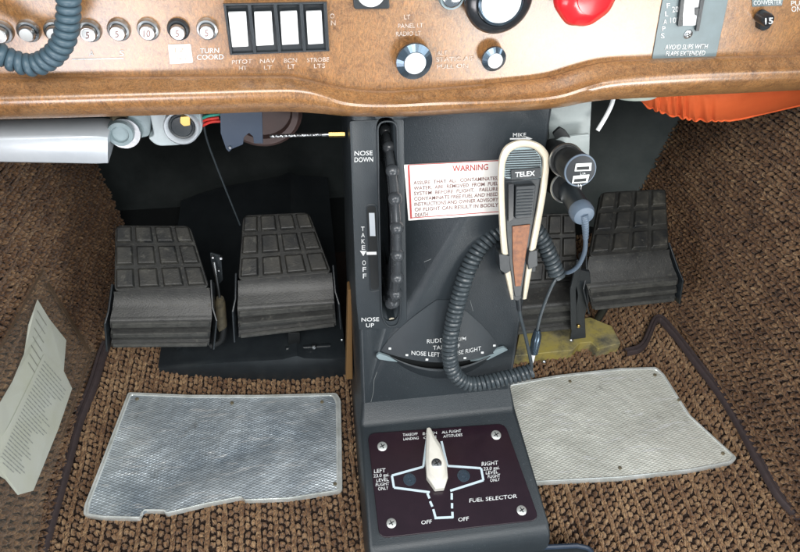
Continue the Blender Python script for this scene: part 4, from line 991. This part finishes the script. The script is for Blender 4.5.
obj('bracket_body', prism(rounded(quad([(149, 112), (200, 110), (203, 130), (196, 140), (180, 145.5), (157, 146.5), (147, 138), (154, 136)], YP(.02)), .006, 5), V((0, -1, 0)), .03), M['castpale'], ig, bevel=.002)
c = at(182, 126, YP(.015)); kk = pxm(182, 126, YP(.015)); ax = V((0, -1, .25)).normalized()
obj('socket_ring', lathe(c, ax, [(18*kk, -.01), (18*kk, .006), (16.5*kk, .008), (14.5*kk, .006), (13.5*kk, -.001), (12*kk, -.002)]), M['silverpaint'], ig, smooth=True)
obj('socket_well', lathe(c, ax, [(13.4*kk, -.001), (12.6*kk, .002), (11*kk, .0015), (10*kk, .003), (8.5*kk, .0028)]), M['black'], ig, smooth=True)
obj('brass_key_plate', prism(rounded(quad([(180, 117), (190, 116), (190.5, 125.5), (184, 126.5), (180, 123)], YP(.012)), .0015), V((0, -1, 0)), .004), M['brass'], ig, bevel=.0005)
for mt, pth in (('wire_red', [(198, 124), (206, 119.5), (219, 117.5)]), ('wire_red', [(198, 128), (210, 122), (222, 121)]), ('wire_green', [(199, 120), (207, 116), (220, 114)])):
    o = obj('wire', tube(spline([at(u, v, YP(.03)) for u, v in pth], 5), .0017, seg=8), M[mt], smooth=True)
    set_props(o, {'wire_green': 'short green wire under the panel beside the ringed housing', 'wire_red': 'upper of two red wires beside the ringed housing'}[mt] if pth[0][1] != 128 else 'lower of two red wires beside the ringed housing', 'wire', 'wires under the panel')
bb = thing('hanging_bracket', (-.22, .02, .56), 'dark blue painted sheet metal bracket with notched bottom hanging under the panel', 'bracket')
obj('bracket_sheet', prism(quad([(220, 108), (262, 108), (263, 143.5), (254, 143.5), (253, 136.5), (249, 133), (244, 137), (243, 144.5), (232, 149), (229, 152), (226, 149), (220.5, 133)], YP(.02)), V((0, -1, 0)), .0025), M['blue'], bb, bevel=.0005)
obj('rivet', lathe(at(230, 147.5, YP(.018)), V((0, -1, 0)), [(.0015, -.001), (.0015, .001)], seg=10), M['steel'], bb)
br = thing('round_boot', (-.19, .05, .56), 'dim brown round duct end behind the blue bracket under the panel', 'duct')
obj('boot_ring', lathe(at(262, 112, YP(.09)), V((0, -1, 0)), [(.048, -.03), (.048, .0), (.043, .004), (.036, .002), (.034, -.004), (.014, -.006)]), M['sealant'], br, smooth=True)
sc = thing('trim_cable', (-.13, .02, .55), 'steel braided cable with brass end fitting above the right hand left pedal', 'cable')
A, B = at(270, 136, YP(.06)), at(332, 134, YP(.05)); bm = tube([A, B], .0014, seg=8); 
for k in range(3):
    pts = []
    for i in range(120):
        t = i/119; x, y, n_ = basis(B-A); an = t*60+k*2.09; pts.append(mid(A, B, t)+(x*math.cos(an)+y*math.sin(an))*.0013)
    tube(pts, .0009, bm, 5)
obj('braided_wire', bm, M['steel'], sc, smooth=True)
obj('end_fitting', tube([at(329, 134, YP(.05)), at(345, 133.8, YP(.048))], .0038, seg=6), M['brass'], sc)
obj('crimp', tube([at(322, 134.6, YP(.05)), at(331, 134.1, YP(.05))], .0024, seg=12), M['steel'], sc, smooth=True)

# ------------------------------------------------------------------ orange pouch, white lamp and tube at the right
og = thing('fabric_pouch', (.33, .03, .55), 'bright orange fabric pouch with gathered lower hem under the right end of the panel', 'pouch')
bm = bmesh.new(); bot = curve([(636, 96), (645, 105), (658, 111), (680, 117.5), (705, 121), (735, 120.5), (760, 115), (800, 106), (870, 92)])
rows = []; nU = 150
for i in range(nU+1):
    u = 637+230*i/nU; b = bot(u)+1.6*math.sin(u*.75+math.sin(u*.21)*1.5)*max(0, min(1, (740-u)/40)); top_ = 70; col = []
    gath = max(0, min(1, (735-u)/60)); 
    for j in range(17):
        t = j/16; v = top_+(b-top_)*t
        h = .030*math.sin(math.pi*min(1, .15+.85*t))**.7
        wr = .0055*gath*(t**2)*math.sin(u*.62+1.6*math.sin(u*.13)-t*2.6) + .0015*math.sin(u*.11+t*5)
        col.append(bm.verts.new(at(u, v, YP(.06), h+wr)))
    rows.append(col)
for A, B in zip(rows, rows[1:]):
    for j in range(16): bm.faces.new((A[j], A[j+1], B[j+1], B[j]))
obj('pouch_cloth', bm, M['orange'], og, smooth=True)
obj('gathered_hem', tube(spline([at(u, bot(u)-.8+1.3*math.sin(u*.75+math.sin(u*.21)*1.5)*max(0, min(1, (740-u)/40)), YP(.058)) for u in range(640, 870, 2)], 3), .0016, seg=8), M['orange'], og, smooth=True)
lp = thing('panel_lamp', (.19, .02, .6), 'round pale green plastic lamp base tucked under the panel beside the orange pouch', 'lamp')
c = at(634, 97, YP(.02)); obj('lamp_body', lathe(c+V((0, 0, .014)), V((.05, -.35, -1)), [(.024, -.006), (.030, .001), (.029, .007), (.021, .013), (.010, .015)]), M['lampgreen'], lp, smooth=True)
tb = obj('white_tube', tube(spline([at(614, 96, YP(.02)), at(611, 106, YP(.02)), at(605, 118, YP(.015)), at(597.5, 130.5, YP(.01))], 6), .0026, seg=10), M['white'], smooth=True)
set_props(tb, 'short white plastic tube hanging down beside the power sockets', 'tube')

# ------------------------------------------------------------------ sockets right of the pedestal
sb = thing('socket_bracket', (.12, 0, .5), 'grey painted bracket plate carrying the power sockets on the pedestal right side', 'bracket')
obj('bracket_plate', prism(quad([(548, 104), (592, 100), (590, 135), (588, 158), (550, 160)], YP(.03)), V((0, -1, 0)), .004), M['duct'], sb, bevel=.001)
obj('bracket_fold', prism(rounded(quad([(556, 138), (590, 134), (589, 172), (552, 180)], YP(.012)), .003), V((0, -1, 0)), .004), M['duct'], sb, bevel=.001)
obj('lug', prism(rounded(quad([(553, 134), (560, 127.5), (566, 131), (571, 138), (563, 136), (556, 140)], YP(.008)), .002), V((0, -1, 0)), .004), M['deepblack'], sb, bevel=.001)
for pb0, pb1 in (((553, 152, .02), (566, 160, -.045)), ((549, 176, .02), (566, 187, -.04))):
    A, B = at(pb0[0], pb0[1], YP(pb0[2])), at(pb1[0], pb1[1], YP(pb1[2]))
    s_o = obj('power_socket', tube([A, mid(A, B, .88), mid(A, B, .9), B, B, A], [.0165, .0165, .0180, .0180, .0165, .012], seg=28), M['deepblack'], sb, smooth=True)
    ax = (B-A).normalized(); obj('socket_rim', lathe(B, ax, [(.0188, -.001), (.0192, .001), (.0180, .0025), (.0168, .002), (.0164, -.004)], seg=32, cap=False), M['steel'], s_o, smooth=True)
    if pb1[1] == 160: usb_ax, usb_B = ax, B
    else: plug_ax, plug_B = ax, B
E_ = at(580.5, 170.5, YP(-.078)); A = at(565, 159.5, YP(-.038)); ax = (E_-A).normalized()
uc = thing('usb_charger', E_, 'round black two-port charger plugged into the upper power socket', 'charger')
kk = pxm(580, 170, YP(-.078))
obj('charger_body', lathe(A, ax, [(.0162, -.012), (.0160, .010), (15.4*kk, (E_-A).length*.55), (15.4*kk, (E_-A).length*.96)], seg=36), M['deepblack'], uc, smooth=True)
L_ = (E_-A).length
obj('charger_rim', lathe(A, ax, [(15.4*kk, L_*.95), (15.9*kk, L_*.97), (15.6*kk, L_), (14.2*kk, L_*1.005)], seg=36), M['cable'], uc, smooth=True)
cfp = Pl(E_+ax*.0006, ax)
obj('charger_face', lathe(A, ax, [(14.3*kk, L_*.96), (14.3*kk, L_+.0008)], seg=36), M['gloss'], uc, smooth=True)
for q in ([(576, 163.6), (591.7, 162.8), (591, 170.6), (574.6, 171.3)], [(573.3, 176), (589.5, 174.5), (587.5, 182.4), (572, 183.5)]):
    pt_ = obj('usb_port', prism(quad(q, cfp, .0012), ax, .001), M['zinc'], uc)
    g_ = lambda a, b: tuple((1-b)*((1-a)*q[0][k]+a*q[1][k])+b*((1-a)*q[3][k]+a*q[2][k]) for k in (0, 1))
    q2 = [g_(.12, .45), (g_(.88, .45)), g_(.88, .85), g_(.12, .85)]
    obj('port_tongue', prism(quad(q2, cfp, .0016), ax, .0006), M['deepblack'], pt_)
caption('2.1A', (580, 174.8), (585.5, 174.4), 2.2, cfp, M['ink'], uc, off=.001); caption('1A', (578, 186.4), (582, 186.2), 2.2, cfp, M['ink'], uc, off=.001)
ap = thing('adapter_plug', plug_B, 'black plug with blue-grey strain relief and cable in the lower power socket', 'plug')
E2 = at(581, 211, YP(-.080)); A2 = at(567, 188.5, YP(-.036)); ax2 = (E2-A2).normalized(); L2 = (E2-A2).length; k2 = pxm(581, 211, YP(-.08))
obj('plug_body', lathe(A2, ax2, [(.0120, 0), (.0125, L2*.3), (10.5*k2, L2*.75), (10.8*k2, L2*.92)], seg=30), M['black'], ap, smooth=True)
obj('plug_cap', lathe(A2, ax2, [(10.8*k2, L2*.9), (11.3*k2, L2*.94), (11.2*k2, L2*1.12), (9.6*k2, L2*1.22), (5*k2, L2*1.25)], seg=30), M['cable'], ap, smooth=True)
yP = YP(-.086)
pth = spline([at(583.5, 213, YP(-.088)), at(585, 222, YP(-.089)), at(585.6, 236, YP(-.082)), at(584.5, 252, YP(-.07)), at(578, 266, YP(-.06)), at(568, 272.5, YP(-.05)), at(558, 270, YP(-.03)), at(545, 262, YP(-.0))], 10)
obj('cable', tube(pth, .0028, seg=12), M['cable'], ap, smooth=True)
n_ = 22; obj('strain_relief', tube(pth[1:n_], [(.0056-.0022*i/n_)*(1.0 if i % 2 else .82) for i in range(1, n_)], seg=16), M['cable'], ap, smooth=False)

# ------------------------------------------------------------------ microphone
PM = Pl(at(524, 220, PF, .036), (PF.n + V((0, 0, .10))).normalized())
mc = thing('hand_microphone', at(524, 220, PM), 'vintage hand microphone with cream rim, talk button and wood inlay hanging on the pedestal', 'microphone')
OUTL = [(497.5, 163), (500, 151), (508, 142.5), (522, 138.8), (537, 141.5), (547, 149), (550, 160), (546, 190), (540, 222), (533, 258), (526.5, 299), (522, 300), (517, 303), (512, 300), (508, 298), (503.5, 270), (500, 235), (498, 195)]
INN = [(504.5, 166), (507, 155), (512, 149), (522, 146), (534, 148), (541, 154), (543, 162), (539.5, 190), (533.5, 222), (527, 258), (522.5, 288), (521.5, 303), (515.5, 303.5), (512.5, 288), (510, 270), (507, 235), (505, 195)]
o_ = spline([V((*p, 0)) for p in OUTL+[OUTL[0]]], 4); i_ = spline([V((*p, 0)) for p in INN+[INN[0]]], 4)
bm = bmesh.new(); mc_ = V((524, 222, 0)); rws = []
for f, h in ((.97, 0.0), (.97, -.006), (.90, -.012), (.78, -.016)):
    rws.append([bm.verts.new(at((mc_+(p-mc_)*f).x, (mc_+(p-mc_)*(f if f > .95 else f*.98)).y, PM, h)) for p in o_[:-1]])
for A, B in zip(rws, rws[1:]):
    for j in range(len(A)): k_ = (j+1) % len(A); bm.faces.new((A[j], A[k_], B[k_], B[j]))
bm.faces.new(rws[0]); bm.faces.new(rws[-1][::-1])
obj('body', bm, M['black'], mc, smooth=True)
# cream U shaped rim: tube-like band swept along outline between outer and inner
UO = [(511, 300), (506.5, 282), (502, 258), (499.5, 230), (498, 195), (498, 168), (500.5, 153), (508, 143.5), (522, 139), (537, 142), (546.5, 150), (549.5, 161), (546.5, 190), (541, 222), (534.5, 255), (530, 280), (526.5, 299)]
UI = [(513.5, 299.5), (512, 282), (508.5, 258), (506, 230), (504.5, 195), (504.5, 170), (507.5, 157), (513, 150), (522, 147), (533, 148.5), (540, 155), (542.5, 163), (539.5, 190), (534, 222), (528, 255), (524.5, 280), (522.5, 299.5)]
so = spline([V((*p, 0)) for p in UO], 5); si = spline([V((*p, 0)) for p in UI], 5); bm = bmesh.new(); rows = []
for a, b in zip(so, si):
    sec = []
    for t, h in ((0, -.010), (0, .002), (.2, .0048), (.5, .0058), (.8, .0048), (1, .002), (1, -.006)):
        q = mid(a, b, t); sec.append(bm.verts.new(at(q.x, q.y, PM, h)))
    rows.append(sec)
for A, B in zip(rows, rows[1:]):
    for j in range(6): bm.faces.new((A[j], A[j+1], B[j+1], B[j]))
bm.faces.new(rows[0]); bm.faces.new(rows[-1][::-1])
obj('cream_rim', bm, M['cream'], mc, smooth=True)
gp = spline([V((*p, 0)) for p in [(505, 168), (507.5, 156), (514, 149.5), (522, 147.3), (533, 149), (540, 156), (541.5, 165), (540.5, 178), (506, 178), (505, 168)]], 3)
gr = obj('grille', prism([at(p.x, p.y, PM, .0004) for p in gp[:-1]], PM.n, .004), M['castgrey'], mc)
bm = bmesh.new()
for k in range(12):
    v = 150.5+k*2.3; hw = 11+min(6, k*1.6)
    A, B = at(522.5-hw, v+.6, PM, .001), at(523.5+hw, v-.6, PM, .001); tube([A, B], .0007, bm, 5)
obj('grille_ridge', bm, M['black'], gr)
lbp = obj('name_plate', prism(rounded(quad([(511, 170), (541, 167.5), (540, 178), (511.5, 180)], PM, .003), .001), PM.n, .004), M['black'], mc, bevel=.0003)
caption('TELEX', (515, 177), (535, 175.4), 4.8, PM, M['ink'], lbp, off=.0032, bold=.03)
obj('face_panel', prism(quad([(505.5, 181), (540.5, 178.5), (533, 222), (527, 258), (521, 296), (515, 297), (510.5, 270), (507, 235)], PM, .0014), PM.n, .004), M['black'], mc, bevel=.0005)
bt = obj('talk_button', prism(rounded(quad([(516, 186.5), (536, 185), (533, 217.5), (515, 219)], PM, .008), .002), PM.n, .008), M['black'], mc, bevel=.0012)
bm = bmesh.new()
for k in range(9):
    v = 190+k*3.1; A, B = at(517.5-.08*k, v+.5, PM, .0084), at(533.5-.25*k, v-.5, PM, .0084); tube([A, B], .0007, bm, 6)
obj('button_ridge', bm, M['crinkle2'], bt)
obj('button_frame', prism(rounded(quad([(508.5, 184), (514, 184), (513.5, 219), (508.5, 222)], PM, .0065), .001), PM.n, .005), M['gloss'], mc, bevel=.0005)
obj('wood_inlay', prism(quad([(512.5, 226.5), (530.3, 224.5), (527.5, 245), (521, 286), (515.5, 286.5), (512.8, 260)], PM, .0028), PM.n, .0014), M['inlay'], mc, bevel=.0004)
obj('strain_relief', tube([at(518, 287, PM, -.003), at(518.5, 300, PM, -.005), at(519.5, 310, PM, -.006)], [.0042, .0040, .0032], seg=14), M['black'], mc, smooth=True)
wire = spline([at(519, 302, PM, -.005), at(520, 314, PM, -.006), at(524, 330, PM, -.012), at(528.5, 350, PM, -.018), at(531.5, 366, PM, -.022), at(530, 372, PM, -.024)], 8)
obj('straight_lead', tube(wire, .0024, seg=10), M['cord'], mc, smooth=True)
d_ = .020-.050
cp_ = [(531, 371.5, -.024), (510, 377, -.024), (485, 382.5, -.023), (466, 383, -.024), (453, 371, -.026), (449.5, 350, -.026), (452.5, 325, -.028), (459, 298, -.032), (467, 272, -.036), (478, 250, -.040), (492, 236, -.043), (508, 227, -.046),
       (528, 224, -.047), (540, 236, -.045), (548, 252, -.04), (555.5, 271, -.035), (557, 277, -.033)]
path = spline([at(u, v, PM, o2) for u, v, o2 in cp_], 10)
obj('coiled_cord', coil(path, .0082, .0031, .0063), M['cord'], mc, smooth=True)
obj('plug_lead', tube(spline([at(557, 277, PM, -.033), at(552, 286, PM, -.03), at(546, 300, PM, -.03), at(540, 318, PM, -.03), at(536.5, 334, PM, -.03)], 6), .0023, seg=10), M['cord'], mc, smooth=True)
jk = obj('jack_plug', tube([at(537.5, 330, PM, -.03), at(537, 335, PM, -.03), at(536, 340, PM, -.03), at(533.5, 353, PM, -.03)], [.004, .0062, .0068, .0062], seg=20), M['chromedark'], mc, smooth=True)
obj('jack_tip', tube([at(533.5, 353, PM, -.03), at(531.8, 361, PM, -.03), at(531.3, 363.5, PM, -.03), at(529.5, 371, PM, -.03)], [.0034, .003, .0022, .0026], seg=14), M['white'], jk, smooth=True)
# bracket clip on the pedestal
ck = thing('microphone_clip', at(520, 262, PF, .0), 'black spring clip holding the lower part of the hand microphone on the pedestal', 'clip')
for q in ([(499, 254), (509.5, 256), (510.5, 271), (506, 274), (500, 270)], [(529, 252), (537.5, 250), (538, 266), (528.5, 270), (527.5, 262)]):
    obj('clip_arm', prism(rounded(quad(q, PM, .007), .0015), PM.n, .020), M['black'], ck, bevel=.001)
obj('clip_base', prism(rounded(quad([(500, 250), (537, 248), (536, 272), (502, 275)], PF, .022), .002), PF.n, .021), M['black'], ck, bevel=.001)

# loop of the coil touching the pedestal
# ------------------------------------------------------------------ coiled headset cord hanging over the panel
hc = thing('coiled_headset_cord', at(50, 50, YP(-.07)), 'thick blue-grey coiled cord looping over the top left of the wood panel', 'cord')
cpx = [(70, -40), (69, -14), (68.5, 8), (67, 27), (62, 44), (51, 57), (36, 64.5), (18, 62.5), (2, 55), (-16, 44), (-40, 34)]
path = spline([at(u, v, YP(-.058)) for u, v in cpx], 10)
kk = pxm(50, 40, YP(-.058))
obj('cord_coil', coil(path, 8.0*kk, 4.5*kk, 9.0*kk, seg=12, step=20), M['cordblue'], hc, smooth=True)

bpy.context.view_layer.update()
S.render.engine = 'CYCLES'
